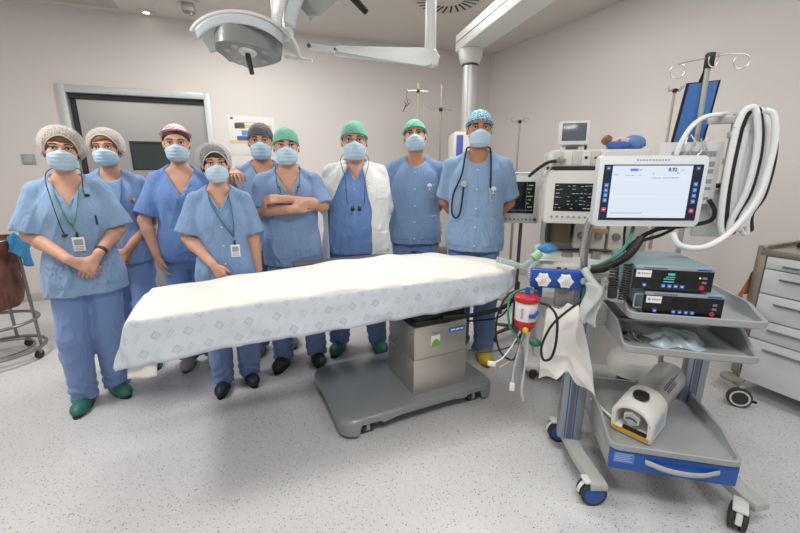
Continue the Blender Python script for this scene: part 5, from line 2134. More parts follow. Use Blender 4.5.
# long white hoses
o = MB().tube(spl([cw(.50, .33, 1.605), cw(.530, .325, 1.585), cw(.548, .32, 1.50), cw(.545, .315, 1.38), cw(.52, .30, 1.27), cw(.465, .28, 1.175), cw(.40, .25, 1.115), cw(.31, .19, 1.09), cw(.23, .17, 1.10), cw(.20, .18, 1.145)], 9), .0115, 12).build('hose', HW)
tag(o, 'long white hose sweeping from the rail down in front of the generator units', 'hose')
o = MB().tube(spl([cw(.255, .40, 1.445), cw(.268, .40, 1.50), cw(.30, .41, 1.56), cw(.345, .42, 1.595), cw(.40, .43, 1.605), cw(.43, .47, 1.612), cw(.455, .50, 1.618)], 9), .0095, 12).build('hose', HW)
tag(o, 'white hose arching over the top of the monitor to the rail', 'hose')

# black corrugated hose and coiled cord left of the units
def corrugated(P, r, amp, pitch):
    S_ = spl(P, 24)
    L, acc = [0], 0
    for a, b_ in zip(S_, S_[1:]):
        acc += (b_ - a).length; L.append(acc)
    N = int(acc / pitch * 4)
    pts, rr = [], []
    for i in range(N + 1):
        d = acc * i / N
        j = min(max(int(np.searchsorted(L, d)) - 1, 0), len(S_) - 2)
        t = (d - L[j]) / max(L[j + 1] - L[j], 1e-9)
        pts.append(S_[j].lerp(S_[j + 1], t)); rr.append(r + amp * math.cos(i * PI / 2))
    return pts, rr


p_, r_ = corrugated([cw(.10, .20, 1.115), cw(.045, .10, 1.085), cw(.0, .06, 1.055), cw(-.045, .10, 1.010), cw(-.07, .16, .985)], .0135, .0018, .008)
o = MB().tube(p_, r_, 14).build('corrugated_hose', BLACKR)
tag(o, 'black corrugated hose crossing left of the generator units', 'hose')


def coil(P, R, r, pitch):
    S_ = spl(P, 20)
    acc = sum((b_ - a).length for a, b_ in zip(S_, S_[1:]))
    turns = acc / pitch
    N = int(turns * 10)
    out_ = []
    for i in range(N + 1):
        t = i / N * (len(S_) - 1)
        j = min(int(t), len(S_) - 2)
        c = S_[j].lerp(S_[j + 1], t - j)
        d = (S_[j + 1] - S_[j]).normalized()
        n = d.cross(Vector((0, 1, 0))).normalized(); b2 = d.cross(n)
        a = 2 * PI * turns * i / N
        out_.append(c + n * R * math.cos(a) + b2 * R * math.sin(a))
    return out_


for lab, P in (('black coiled cord hanging left of the upper generator unit', [(.012, .02, 1.05), (.010, .015, .98), (.004, .01, .915)]), ('black coiled cord hanging beside the cart column', [(-.040, -.005, 1.04), (-.038, -.005, .97), (-.034, .0, .925)])):
    o = MB().tube(coil([cw(*p) for p in P], .013, .0038, .0092), .0038, 6).build('coiled_cord', BLACKR)
    tag(o, lab, 'cord', 'coiled cords beside the generator units')
for lab, P, r in (('black cable running behind the upper generator unit to the rail', [(.055, .20, 1.07), (.12, .24, 1.12), (.20, .30, 1.145), (.30, .36, 1.15), (.42, .40, 1.17), (.45, .43, 1.21), (.43, .45, 1.26)], .009),
                  ('second black cable curling under the monitor', [(.13, .26, 1.10), (.20, .27, 1.125), (.26, .30, 1.16), (.25, .33, 1.20), (.21, .34, 1.18)], .007),
                  ('thin black cable hanging from the monitor to the cart top', [(.06, .27, 1.17), (.055, .25, 1.12), (.05, .22, 1.08), (.045, .2, 1.06)], .005)):
    o = MB().tube(spl([cw(*p) for p in P], 8), r, 8).build('cable', BLACKR)
    tag(o, lab, 'cable')
# grey flexible elbow below the coiled cord
o = MB().tube(spl([cw(-.10, .17, .985), cw(-.075, .13, .945), cw(-.045, .10, .915), (cw(-.01, .08, .90)), cw(.03, .07, .898)], 8), [.016] * 33, 12).build('grey_tube', mat('tube_pale_grey', 'b6bbbb', .45))
tag(o, 'pale grey tube bending under the black hoses to the cart shelf', 'tube')
o = MB().tube(spl([cw(-.035, .325, .965), cw(-.025, .26, .985), cw(.0, .19, 1.03), cw(.045, .2, 1.075), cw(.075, .23, 1.13), (cw(.085, .25, 1.17))], 8), .007, 10).build('green_tube', mat('tube_green', '3f8f78', .4))
tag(o, 'green tube rising from the blue manifold to the monitor', 'tube')

# ------------------------------------------------------------------ blue manifold, canister and cloth left of the cart
BM = mat('manifold_blue', '1f4fa6', .4)
mf = thing('suction_manifold', 'blue suction manifold block with two white star knobs', 'manifold', cw(-.30, .20, 0), CA)
MB().box2((-.005, 0, .885), (.225, .042, .965), .005).build('block', BM, mf)
for x in (.045, .135):
    pr = [((.027 + .005 * math.cos(6 * a)) * math.cos(a), (.027 + .005 * math.cos(6 * a)) * math.sin(a)) for a in np.linspace(0, 2 * PI, 60)[:-1]]
    kn = MB().prism(pr, 0, .024, Matrix.Translation((x, -.002, .925)) @ Matrix.Rotation(PI / 2, 4, 'X'), .004).build('star_knob', WHITEP, mf)
    MB().cyl((x, -.024, .925), (x, -.029, .925), .012, None, 20, bev=.001).build('knob_cap', mat('knob_cap_grey', 'cdd0d0', .4), kn)
MB().box2((.015, .012, .835), (.05, .045, .885), .004).build('lower_port', BM, mf)
MB().box2((.105, .01, .80), (.175, .05, .885), .004).build('grey_unit', mat('manifold_grey', '8a8a86', .4, .4), mf)
MB().box2((.215, .012, .90), (.25, .0432, .95), .004).build('mount', STEEL, mf)
MB().cyl((.198, -.016, .93), (.245, -.006, .925), .014, .010, 14, bev=.003).build('outlet', mat('outlet_pale_green', 'c4d2c2', .5), mf)

cn = thing('suction_canister', 'white suction canister with red lid and base hanging below the blue manifold', 'canister', cw(-.318, .155, 0), CA)
RED = mat('canister_red', 'b3202c', .35)
MB().lathe([(.043, .742), (.046, .75), (.047, .83), (.046, .836)], (0, 0, 0), None, 32).build('body', mat('canister_white', 'e3e3e0', .35), cn)
MB().lathe([(.046, .834), (.053, .838), (.053, .855), (.046, .862), (.02, .866), (.001, .867)], (0, 0, 0), None, 32).build('lid', RED, cn)
MB().lathe([(.012, .695), (.024, .70), (.042, .722), (.047, .738), (.047, .752), (.045, .754)], (0, 0, 0), None, 32).build('base', RED, cn)
MB().cyl((.0, -.045, .722), (-.002, -.058, .719), .012, None, 18, bev=.002).build('yellow_cap', mat('cap_yellow', 'e3bf2c', .4), cn)
MB().box2((.008, -.058, .775), (.036, -.044, .792), .004).cyl((.03, -.055, .79), (.045, -.05, .808), .007, None, 12).build('blue_valve', BM, cn)
k = MB()
for z in (.772, .79, .808):
    k.box2((-.026, -.0475, z), (-.012, -.0425, z + .002))
k.box2((-.020, -.0478, .768), (-.0185, -.043, .815)).build('scale', mat('scale_grey', '8f959b', .5), cn)
MB().cyl((0, 0, .866), (0.0, 0, .895), .012, .010, 14).box2((-.02, -.03, .845), (.03, .04, .849), .001).build('lid_port', BM, cn)

# crumpled white cloth hanging from the rail under the manifold
rs = np.random.RandomState(8)
KK = [(rs.uniform(2, 9), rs.uniform(2, 8), rs.uniform(0, 6.3), rs.uniform(.5, 1)) for _ in range(9)]


def cloth_pt(a, b_):
    n_ = sum(w * math.sin(p * a + q * b_ + r) for p, q, r, w in KK) / 4
    crease = abs(math.sin(5.5 * a + 2.2 * math.sin(4 * b_))) ** .6
    wtop, wbot = .135, .21
    w = wtop + (wbot - wtop) * b_
    x = -.235 + w * a + .035 * b_ * a + .012 * n_
    zb = .455 + .075 * math.exp(-((a - .48) / .13) ** 2) - .07 * max(0, (a - .6) / .4) + .02 * math.sin(9 * a)
    zt_ = .79 + .045 * a + .01 * math.sin(12 * a)
    return (x, .165 + .030 * n_ * (.35 + b_) + .022 * crease - .02 * math.sin(PI * b_), zt_ + (zb - zt_) * b_)


ct = MB().grid(cloth_pt, 46, 56).build('white_cloth', mat('cloth_white', 'eceae6', .85, bump=(30, .4, .008)), None, 80)
ct.location = CO; ct.rotation_euler = (0, 0, CA)
solidify(ct, .004)
tag(ct, 'crumpled white cloth hanging beside the cart column', 'cloth')
for x, r, z in ((-.047, .010, .62), (-.026, .0055, .56)):
    MB().cyl((x, .50, .118), (x, .50, z), r, None, 14).build('rear_rod', STEEL, cart)

# translucent glove-like bag below the grey tube
PLG = mat('clear_crumpled_plastic', 'd4d9d8', .25, alpha=.6, bump=(30, .6, .01))
gb = MB().grid(lambda a, b_: tuple(cw(-.125 + (.075 - .02 * b_) * a + .01 * math.sin(6 * b_), .025 + .02 * math.sin(7 * a + 4 * b_) - .015 * math.sin(PI * a), .965 - .15 * b_ - .02 * a * b_)), 16, 18).build('plastic_bag', PLG, None, 80)
solidify(gb, .0015)
tag(gb, 'small clear crumpled plastic bag hanging beside the grey tube', 'plastic bag')

# tubes and leads dangling between table and cart
CLT = mat('clear_tube', 'c5d3d6', .15, alpha=.65)
for nm, lab, cat, P, r, m_ in (
        ('cable', 'black cable looping down in front of the white cloth', 'cable', [(.0, .10, .915), (-.10, .08, .885), (-.17, .07, .83), (-.225, .06, .765), (-.255, .05, .68), (-.245, .05, .62), (-.215, .05, .63), (-.20, .06, .70), (-.205, .07, .80), (-.235, .09, .84), (-.27, .11, .845)], .0052, BLACKR),
        ('cable', 'black cable hanging in a long loop left of the canister', 'cable', [(-.29, .235, .87), (-.38, .215, .85), (-.425, .18, .79), (-.44, .17, .70), (-.43, .17, .62), (-.40, .17, .56), (-.355, .17, .545), (-.335, .17, .60), (-.33, .17, .66), (-.305, .17, .69)], .0048, BLACKR),
        ('green_tube', 'green tube curling around the left side of the canister', 'tube', [(-.275, .188, .872), (-.33, .188, .878), (-.385, .18, .84), (-.392, .15, .77), (-.378, .14, .71), (-.348, .135, .672), (-.33, .14, .645)], .0055, mat('tube_dark_green', '2f7f63', .4)),
        ('green_tube', 'straight dark green tube between the white cloth and the cart column', 'tube', [(-.085, .20, .90), (-.082, .21, .80), (-.078, .22, .70), (-.085, .23, .63)], .0062, mat('tube_dark_green', '2f7f63')),
        ('clear_tube', 'clear drain tube hanging straight down from the canister', 'tube', [(-.305, .16, .70), (-.30, .15, .62), (-.305, .14, .52), (-.31, .13, .42), (-.30, .13, .37)], .0055, CLT),
        ('clear_tube', 'clear tube swinging left of the drain tube', 'tube', [(-.315, .17, .70), (-.335, .16, .60), (-.35, .15, .50), (-.352, .14, .44)], .0045, CLT),
        ('white_lead', 'white sensor lead with flat plug hanging under the canister', 'lead', [(-.33, .18, .69), (-.36, .17, .62), (-.40, .16, .555), (-.435, .15, .53)], .003, MASKW),
        ('pink_lead', 'thin pink lead hanging beside the white sensor lead', 'lead', [(-.305, .19, .70), (-.325, .18, .60), (-.37, .17, .535), (-.41, .17, .50)], .0026, mat('lead_pink', 'd7a79a', .5)),
        ('black_lead', 'thin black lead trailing from the table to the floor stand', 'lead', [(-.31, .2, .70), (-.35, .22, .60), (-.42, .24, .55), (-.50, .26, .52), (-.56, .28, .515)], .003, BLACKR)):
    o = MB().tube(spl([cw(*p) for p in P], 8), r, 8).build(nm, m_)
    tag(o, lab, cat)
for lab, p, s_ in (('white plug at the end of the clear tube', (-.352, .14, .425), (.022, .012, .04)), ('white flat plug at the end of the sensor lead', (-.448, .15, .523), (.036, .012, .022))):
    o = MB().box(cw(*p), s_, .003, rotm('Z', CA) ).build('connector_plug', WHITEP)
    tag(o, lab, 'plug')
# small green breathing balloon near the drain tube
o = MB().ell(cw(-.262, .20, .625), (.026, .026, .018)).build('green_bulb', mat('bulb_green', '2c6f58', .35))
tag(o, 'small dark green rubber bulb behind the black cable loop', 'bulb')
# ------------------------------------------------------------------ anaesthesia machine
CREAM = mat('machine_cream', 'e3e2dc', .42); CREAMD = mat('machine_cream_dark', 'cfcbc1', .45)  # second cream is darker, for the drawer block and alternate modules
am = thing('anaesthesia_machine', 'cream anaesthesia machine with trace screen and worktop behind the cart', 'anaesthesia machine', (1.12, 2.40, 0), rad(-15))
MB().box2((-.20, .02, .10), (.42, .42, .62), .03, seg=3).build('cabinet', CREAM, am)
bs = MB().box2((-.26, -.10, .05), (.46, .34, .115), .03, seg=3).build('base', CREAM, am)
for sx in (-.2, .40):
    for sy in (-.06, .30):
        MB().cyl((sx - .02, sy, .05), (sx + .02, sy, .05), .05, None, 20, bev=.008).build('caster', TYRE, am)
MB().box2((-.235, -.25, .80), (.56, .35, .86), .025, seg=3).build('worktop', CREAM, am)
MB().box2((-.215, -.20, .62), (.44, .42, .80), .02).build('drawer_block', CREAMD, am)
MB().box2((-.20, -.205, .66), (.43, -.195, .77), .004).build('drawer_front', CREAM, am)
MB().cyl((-.02, -.252, .825), (-.02, -.262, .825), .014, None, 20, bev=.002).cyl((.05, -.252, .825), (.05, -.262, .825), .010, None, 16).build('front_dial', mat('dial_grey', 'b8b8b2', .4), am)
MB().box2((-.14, -.253, .818), (-.115, -.249, .832)).cyl((-.09, -.252, .825), (-.09, -.26, .825), .008, None, 14).build('front_switch', mat('switch_dark', '6b3a30', .5), am)
MB().box2((-.19, .15, .86), (.44, .40, 1.385), .02).build('back_panel', mat('machine_back_grey', 'b4b2ac', .5), am)
# vaporiser / flowmeter recess
MB().box2((-.165, .02, .93), (-.04, .16, 1.075), .008).build('absorber_window', mat('recess_ochre', '6b6046', .35), am)
MB().box2((-.18, .0, .92), (-.165, .16, 1.08), .004).build('dark_edge', mat('dark_gap', '2c2d2f'), am)
for x, c_ in ((.02, 'c8c5bd'), (.12, 'bdbab2'), (.22, 'c8c5bd')):
    v_ = MB().box2((x - .04, .02, .90), (x + .045, .15, 1.06), .01).build('vaporiser', mat('vaporiser_' + c_, c_, .4), am)
    MB().cyl((x, .02, .985), (x, -.012, .985), .022, None, 22, bev=.004).build('vaporiser_dial', mat('dial_slate', '6d7278', .4), v_)
MB().box2((.06, .012, 1.005), (.17, .019, 1.03)).build('amber_strip', mat('amber_strip', 'b58a5c', .5), am)
MB().cyl((.02, -.05, .86), (.02, -.05, .93), .012, None, 14).cyl((.10, -.08, .86), (.10, -.08, .90), .03, .025, 20).cyl((-.06, -.06, .86), (-.06, -.06, .885), .035, .03, 20).build('worktop_fittings', mat('fitting_grey', '9b9c99', .3, .6), am)
# main screen
hs = MB().prism([(-.222, 1.082), (.075, 1.082), (.085, 1.10), (.085, 1.385), (-.235, 1.385), (-.235, 1.10)], -.05, .20, Matrix.Rotation(PI / 2, 4, 'X'), .01).build('screen_housing', CREAM, am)
SCRD = mat('screen_dark', '1d2226', .18)
sd = MB().box2((-.185, -.2028, 1.155), (.020, -.199, 1.312), .001).build('screen', SCRD, am)
TRW = mat('trace_pale', '9fb0b4', .4, emit=('9fb0b4', .35)); TRG = mat('trace_green', '7fa68a', .4, emit=('7fa68a', .3)); TRY = mat('trace_yellow', 'b0b09a', .4, emit=('b0b09a', .25))
rs = np.random.RandomState(3)
for m_, rows in ((TRW, (0, 2, 5)), (TRG, (1, 4)), (TRY, (3, 6))):
    k = MB()
    for r_ in rows:
        z = 1.297 - .021 * r_
        for j in range(9):
            if rs.rand() < .6:
                x = -.178 + .0215 * j
                z_ = z + rs.uniform(-.003, .003)
                k.box2((x, -.2038, z_), (x + rs.uniform(.008, .021), -.2026, z_ + rs.uniform(.002, .0042)))
    k.build('screen_readings', m_, sd)
for x in np.linspace(-.19, .05, 9):
    MB().cyl((x, -.1995, 1.122), (x, -.2045, 1.122), .0065, None, 12).build('key', mat('key_grey', '8f9390', .5), am)
for i, z in enumerate((1.30, 1.27, 1.24, 1.21, 1.18)):
    MB().box2((.036, -.203, z - .006), (.052, -.199, z + .006), .001).build('key', mat('key_green', '8bb07a', .5) if i < 2 else mat('key_grey', '8f9390'), am)
# module rack above
mr_ = MB().box2((-.215, -.20, 1.405), (.28, .30, 1.495), .008).build('module_rack', CREAM, am)
MB().box2((-.20, -.196, 1.383), (.26, .25, 1.407), .004).build('rack_gap', mat('dark_gap', '2c2d2f'), am)
for i in range(6):
    x0 = -.205 + .048 * i
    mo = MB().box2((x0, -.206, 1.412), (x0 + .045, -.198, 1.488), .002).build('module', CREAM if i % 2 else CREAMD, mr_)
    if i in (3, 4):
        MB().cyl((x0 + .022, -.205, 1.452), (x0 + .022, -.211, 1.452), .008 if i == 3 else .006, None, 16).build('module_socket', BLACK if i == 3 else mat('socket_red', '8a3c34', .5), mo)
k = MB()
for j in range(5):
    k.cyl((-.195 + .012 * j, -.20, 1.43 + .012 * (j % 3)), (-.20 + .012 * j, -.235, 1.42 + .012 * (j % 3)), .008, None, 10)
k.build('cable_plugs', mat('plug_grey', '8f9699', .4), am)
# cable from the modules towards the patient monitor
def amw(x, y, z):
    return Matrix.Translation((1.12, 2.40, 0)) @ Matrix.Rotation(rad(-15), 4, 'Z') @ Vector((x, y, z))
o = MB().tube(spl([amw(-.195, -.235, 1.435), amw(-.24, -.24, 1.425), amw(-.29, -.22, 1.39), amw(-.33, -.18, 1.35)], 6), .009, 8).build('cable', BLACKR)
tag(o, 'black cable from the module rack towards the patient monitor', 'cable')
o = MB().tube(spl([amw(-.21, -.22, 1.42), amw(-.25, -.20, 1.33), amw(-.262, -.19, 1.20), amw(-.245, -.19, 1.08)], 6), .0045, 8).build('cable', mat('lead_grey', 'b9b6b0', .5))
tag(o, 'pale grey lead hanging left of the anaesthesia screen', 'cable')
# small screen on top
m2 = thing('small_monitor', 'small cream monitor with blank grey screen on top of the module rack', 'monitor', amw(-.112, -.17, 1.4955), rad(-15))
tl_ = Matrix.Translation((0, 0, .085)) @ Matrix.Rotation(rad(-6), 4, 'X')
MB().box2((-.078, -.03, -.062), (.078, .02, .066), .006).xf(tl_).build('housing', CREAM, m2)
MB().box2((-.062, -.0318, -.042), (.062, -.029, .052), .001).xf(tl_).build('screen', mat('screen_blank_grey', '5f6a73', .2), m2)
MB().box2((-.055, -.01, .0), (.06, .05, .022), .005).build('stand', CREAM, m2)
MB().box2((-.035, -.014, .004), (.03, -.008, .018), .002).build('stand_panel', mat('panel_slate', '4e5666', .4), m2)
MB().box2((.068, .0, .0), (.078, .03, .07), .003).build('side_bracket', mat('dark_gap', '2c2d2f'), m2)
# folded bags lying on the rack
bt_ = thing('fabric_bundle', 'bundle of blue and white cloth with a brown end on the module rack', 'cloth bundle', amw(.10, -.06, 1.497), rad(-15))


def lump(c, r, seed, amp=.12):
    rs = np.random.RandomState(seed)
    mb = MB().ell((0, 0, 0), (1, 1, 1), None, 26)
    k_ = [(rs.uniform(-4, 4, 3), rs.uniform(0, 6.3)) for _ in range(7)]
    vs = []
    for v in mb.v:
        s_ = 1 + amp * sum(math.sin(float(np.dot(k, v)) * 1.3 + p) for k, p in k_) / 3
        vs.append((c[0] + v[0] * r[0] * s_, c[1] + v[1] * r[1] * s_, max(.001, c[2] + v[2] * r[2] * s_)))
    mb.v = vs
    return mb


lump((.045, 0, .032), (.075, .06, .04), 2).build('white_cloth', mat('bundle_white', 'cfc6c2', .8), bt_, 80)
lump((.125, .01, .034), (.065, .06, .045), 4).build('blue_cloth', mat('bundle_blue', '5f86bf', .8), bt_, 80)
lump((.035, -.055, .022), (.06, .02, .024), 8).build('blue_edge', mat('bundle_blue_deep', '4469b0', .8), bt_, 80)
lump((-.018, -.02, .055), (.028, .03, .028), 5).build('brown_end', mat('bundle_brown', '8d6a4a', .7), bt_, 80)
MB().box((.04, -.052, .05), (.014, .004, .012), .001).build('red_label', mat('bundle_red', 'c76a5c', .6), bt_)
# breathing mask and blue bag at the table side of the worktop
ms = thing('breathing_circuit', 'clear breathing hose with green collar and blue bag at the worktop corner', 'breathing circuit', amw(-.215, -.22, .86), rad(-15))
lump((.02, .0, .075), (.055, .05, .030), 6).build('blue_bag', mat('bag_blue', '3f86c9', .45), ms, 80)
MB().cyl((-.02, -.01, .05), (-.06, -.03, .015), .024, .028, 18, bev=.004).build('green_collar', mat('collar_green', '9fd0a4', .4), ms)
p_, r_ = corrugated([(-.06, -.03, .01), (-.12, -.05, -.03), (-.19, -.05, -.012), (-.27, -.04, .0)], .018, .0022, .011)
MB().tube(p_, r_, 14).build('clear_hose', CLT, ms)
p_, r_ = corrugated([(-.03, -.02, .0), (-.07, -.07, -.04), (-.06, -.09, -.11), (-.03, -.10, -.17)], .017, .0022, .011)
MB().tube(p_, r_, 14).build('clear_hose', CLT, ms)
MB().box2((-.02, -.06, .012), (.06, -.01, .02), .003).build('white_tray_edge', CREAM, ms)
# monitor between, on its stand
pm_ = thing('patient_monitor', 'white patient monitor on a thin pole beside the tall person in patterned cap', 'monitor', (.98, 3.0, 0), rad(-12))
MB().box2((-.215, -.02, .985), (.092, .10, 1.352), .012).build('housing', CREAM, pm_)
sdo = MB().box2((-.185, -.0225, 1.062), (.048, -.019, 1.302), .001).build('screen', mat('screen_black', '15171b', .15), pm_)
k = MB()
for i in range(7):
    k.box2((.0 - .01 * (i % 2), -.0235, 1.27 - .027 * i), (.035 - .012 * (i % 3), -.0222, 1.278 - .027 * i))
k.build('screen_readings', TRG, sdo)
MB().box2((-.012, -.0232, 1.07), (-.010, -.0222, 1.295)).box2((-.18, -.0232, 1.085), (.045, -.0222, 1.088)).build('screen_rule', mat('trace_blue', '5f7f9a', .4, emit=('5f7f9a', .3)), sdo)
for x in np.linspace(-.18, .03, 8):
    MB().box2((x - .008, -.0225, 1.008), (x + .008, -.0190, 1.024), .001).build('key', mat('key_teal', '6fb5b0', .5), pm_)
MB().cyl((.062, -.018, 1.016), (.062, -.034, 1.016), .013, None, 20, bev=.002).build('jog_dial', mat('jog_green', '2f6f66', .4), pm_)
MB().cyl((-.03, .04, .10), (-.03, .04, .99), .014, None, 16).build('pole', mat('pole_dark', '6d6a66', .35, .8), pm_)
for a in range(5):
    an = 2 * PI * a / 5
    lo = MB().tube([(-.03, .04, .10), (-.03 + .10 * math.cos(an), .04 + .10 * math.sin(an), .085), (-.03 + .18 * math.cos(an), .04 + .18 * math.sin(an), .07)], [.018, .016, .013], 10).build('foot_spoke', mat('pole_dark', '6d6a66'), pm_)
    MB().cyl((-.045 + .18 * math.cos(an), .04 + .18 * math.sin(an), .033), (-.015 + .18 * math.cos(an), .04 + .18 * math.sin(an), .033), .033, None, 16, bev=.006).build('caster', TYRE, lo)
MB().tube(spl([(-.20, -.02, 1.355), (-.1, -.01, 1.365), (.04, -.01, 1.363), (.10, .03, 1.352)], 5), .012, 8, flat=.5).build('carry_handle', CREAM, pm_)

# ------------------------------------------------------------------ infusion poles at the back
def iv_stand(label, x, y, top, hookz, extra=None, rz=0, group='infusion stands along the back wall', hl=.095):
    t = thing('infusion_stand', label, 'infusion stand', (x, y, 0), rz, group)
    MB().cyl((0, 0, .08), (0, 0, hookz - .5), .0135, None, 16).cyl((0, 0, hookz - .5), (0, 0, top), .009, None, 14).build('pole', mat('pole_warm_steel', 'b5ac9f', .35, .55), t)
    MB().cyl((0, 0, hookz - .52), (0, 0, hookz - .47), .02, None, 16, bev=.003).build('height_collar', BLACK, t)
    MB().cyl((0, 0, hookz - .014), (0, 0, hookz + .014), .015, None, 14, bev=.002).box((0.0, -.018, hookz), (.02, .02, .018), .003).build('hook_clamp', BLACK, t)
    for a in (0, 180):
        c_, s_ = math.cos(rad(a + 15)), math.sin(rad(a + 15))
        pts = [(0, 0, hookz), (c_ * hl * .6, s_ * hl * .6, hookz + .004), (c_ * hl, s_ * hl, hookz - .002), (c_ * (hl + .012), s_ * (hl + .012), hookz + .02), (c_ * (hl + .004), s_ * (hl + .004), hookz + .034)]
        MB().tube(spl(pts, 4), .0032, 7).build('hook', CHROME, t)
    for a in (90, 270):
        c_, s_ = math.cos(rad(a + 15)), math.sin(rad(a + 15))
        MB().tube(spl([(0, 0, hookz), (c_ * .06, s_ * .06, hookz + .006), (c_ * .075, s_ * .075, hookz + .03)], 4), .0032, 7).build('hook', CHROME, t)
    for k_ in range(5):
        an = 2 * PI * k_ / 5 + .3
        lo = MB().tube([(0, 0, .11), (.10 * math.cos(an), .10 * math.sin(an), .09), (.17 * math.cos(an), .17 * math.sin(an), .065)], [.015, .013, .011], 8).build('foot_spoke', mat('pole_warm_steel', 'b3aa9c'), t)
        MB().cyl((.17 * math.cos(an) - .01, .17 * math.sin(an), .028), (.17 * math.cos(an) + .01, .17 * math.sin(an), .028), .028, None, 14, bev=.004).build('caster', TYRE, lo)
    return t


iv_stand('steel infusion stand with scissors hanging from its hook, behind the green capped pair', .169, 3.86, 2.17, 2.10)
iv_stand('steel infusion stand with low hooks, left of the white ceiling column', .340, 3.42, 2.065, 1.875)
iv_stand('thin infusion stand against the right wall beyond the patient monitor', 1.10, 3.75, 1.83, 1.82, hl=.075)
iv_stand('thin infusion stand behind the cart, left of the blue pad', 2.08, 3.15, 1.985, 1.97, hl=.05)
# scissors
sz = thing('scissors', 'red handled scissors hanging from the hook of an infusion stand', 'scissors', (.058, 3.835, 2.08), 0)
for s in (-1, 1):
    MB().tube([(s * .014 + .012 * math.cos(a) + .012, 0, -.075 + .018 * math.sin(a)) for a in np.linspace(0, 2 * PI, 16)[:-1]], .003, 6, closed=True).build('handle_ring', mat('scissor_red', 'a8433a', .4), sz)
    MB().tube([(s * .012 + .012, 0, -.093), (-.012, 0, -.125), (-.03 + s * .004, 0, -.165)], [.004, .004, .0015], 6).build('blade', mat('scissor_dark', '55504e', .35, .8), sz)
MB().tube(spl([(.010, .0, .012), (-.002, 0, -.02), (.012, 0, -.06)], 5), .002, 6).build('loop', mat('scissor_dark', '55504e'), sz)

# yellow tangle between the two right-hand people
yt = thing('yellow_tubing', 'tangle of yellow tubing seen between the two people on the right', 'tubing', (.34, 3.665, 0), 0)
rs = np.random.RandomState(21)
for k_ in range(4):
    P = [(rs.uniform(-.07, .07), rs.uniform(-.05, .05), rs.uniform(.66, .90)) for _ in range(7)]
    MB().tube(spl(P, 7), .006, 8).build('tube_loop', mat('tubing_yellow', 'd0b44a', .45), yt)
MB().tube(spl([(-.01, 0, .60), (-.03, -.01, .75), (-.02, 0, .92), (.0, 0, 1.02)], 6), .006, 8).build('black_lead', BLACKR, yt)
MB().box2((-.05, -.02, .0), (.14, .10, .60), .015).build('carrier_box', mat('box_beige', 'b8b2a4', .6), yt)
MB().box2((-.04, -.01, .60), (.12, .09, .665), .01).build('carrier_basket', mat('basket_grey', 'a19c92', .5), yt)

# ------------------------------------------------------------------ ceiling column (supply unit)
su = thing('ceiling_supply_unit', 'white ceiling supply column with long arm behind the patterned cap', 'ceiling pendant', (.648, 3.90, 0), 0)
PW = mat('pendant_white', 'dcdcd6', .35); PA = mat('pendant_aluminium', 'c6c7c5', .32, .5)
MB().lathe([(.066, 1.70), (.066, 2.33)], (0, 0, 0), None, 36).build('column', PA, su)
MB().lathe([(.067, 2.318), (.074, 2.322), (.074, 2.334), (.067, 2.338)], (0, 0, 0), None, 36).build('blue_ring', mat('pendant_navy', '3a4166', .4), su)
MB().lathe([(.074, 2.335), (.088, 2.345), (.108, 2.40), (.112, 2.45), (.10, 2.47)], (0, 0, 0), None, 36).build('collar', PW, su)
dirb = Vector((.86 - .551, 2.823 - 4.101, 0)).normalized()
ab_ = math.atan2(dirb.y, dirb.x)
Mb = Matrix.Rotation(ab_, 4, 'Z')
MB().prism([(-.13, -.075), (-.10, -.11), (2.2, -.11), (2.2, .11), (-.10, .11), (-.13, .075)], 2.455, 2.60, Mb, .012).build('arm', PW, su)
for s in (-1, 1):
    MB().box2((-.09, s * .1105 - .001, 2.527), (2.2, s * .1105 + .001, 2.535)).xf(Mb).build('arm_stripe', mat('pendant_navy', '3a4166'), su)
MB().box2((-.1315, -.075, 2.527), (-.1295, .075, 2.535)).xf(Mb).build('arm_stripe', mat('pendant_navy', '3a4166'), su)
MB().lathe([(.12, 2.60), (.12, 2.951)], (Mb @ Vector((2.05, 0, 0)))[:], None, 30).build('ceiling_mount', PW, su)
hd_ = MB().box2((-.17, -.30, .95), (.12, .10, 1.72), .02).build('service_head', PW, su)
MB().box2((-.145, -.302, 1.0), (-.085, -.299, 1.69), .001).build('blue_panel', mat('panel_blue', '4a5fae', .4), hd_)
for i in range(5):
    MB().cyl((.02, -.30, 1.05 + .11 * i), (.02, -.315, 1.05 + .11 * i), .022, None, 18, bev=.003).build('gas_outlet', mat('outlet_grey', '9aa0a4', .4), hd_)

# ------------------------------------------------------------------ surgical lights
LW = mat('lamp_white', 'e6e8e6', .32); LG = mat('lamp_lens_grey', '9fa3a2', .22, .25, alpha=.92, bump=(60, .15, .004)); LBL = mat('lamp_pale_blue', 'cfd8de', .35)


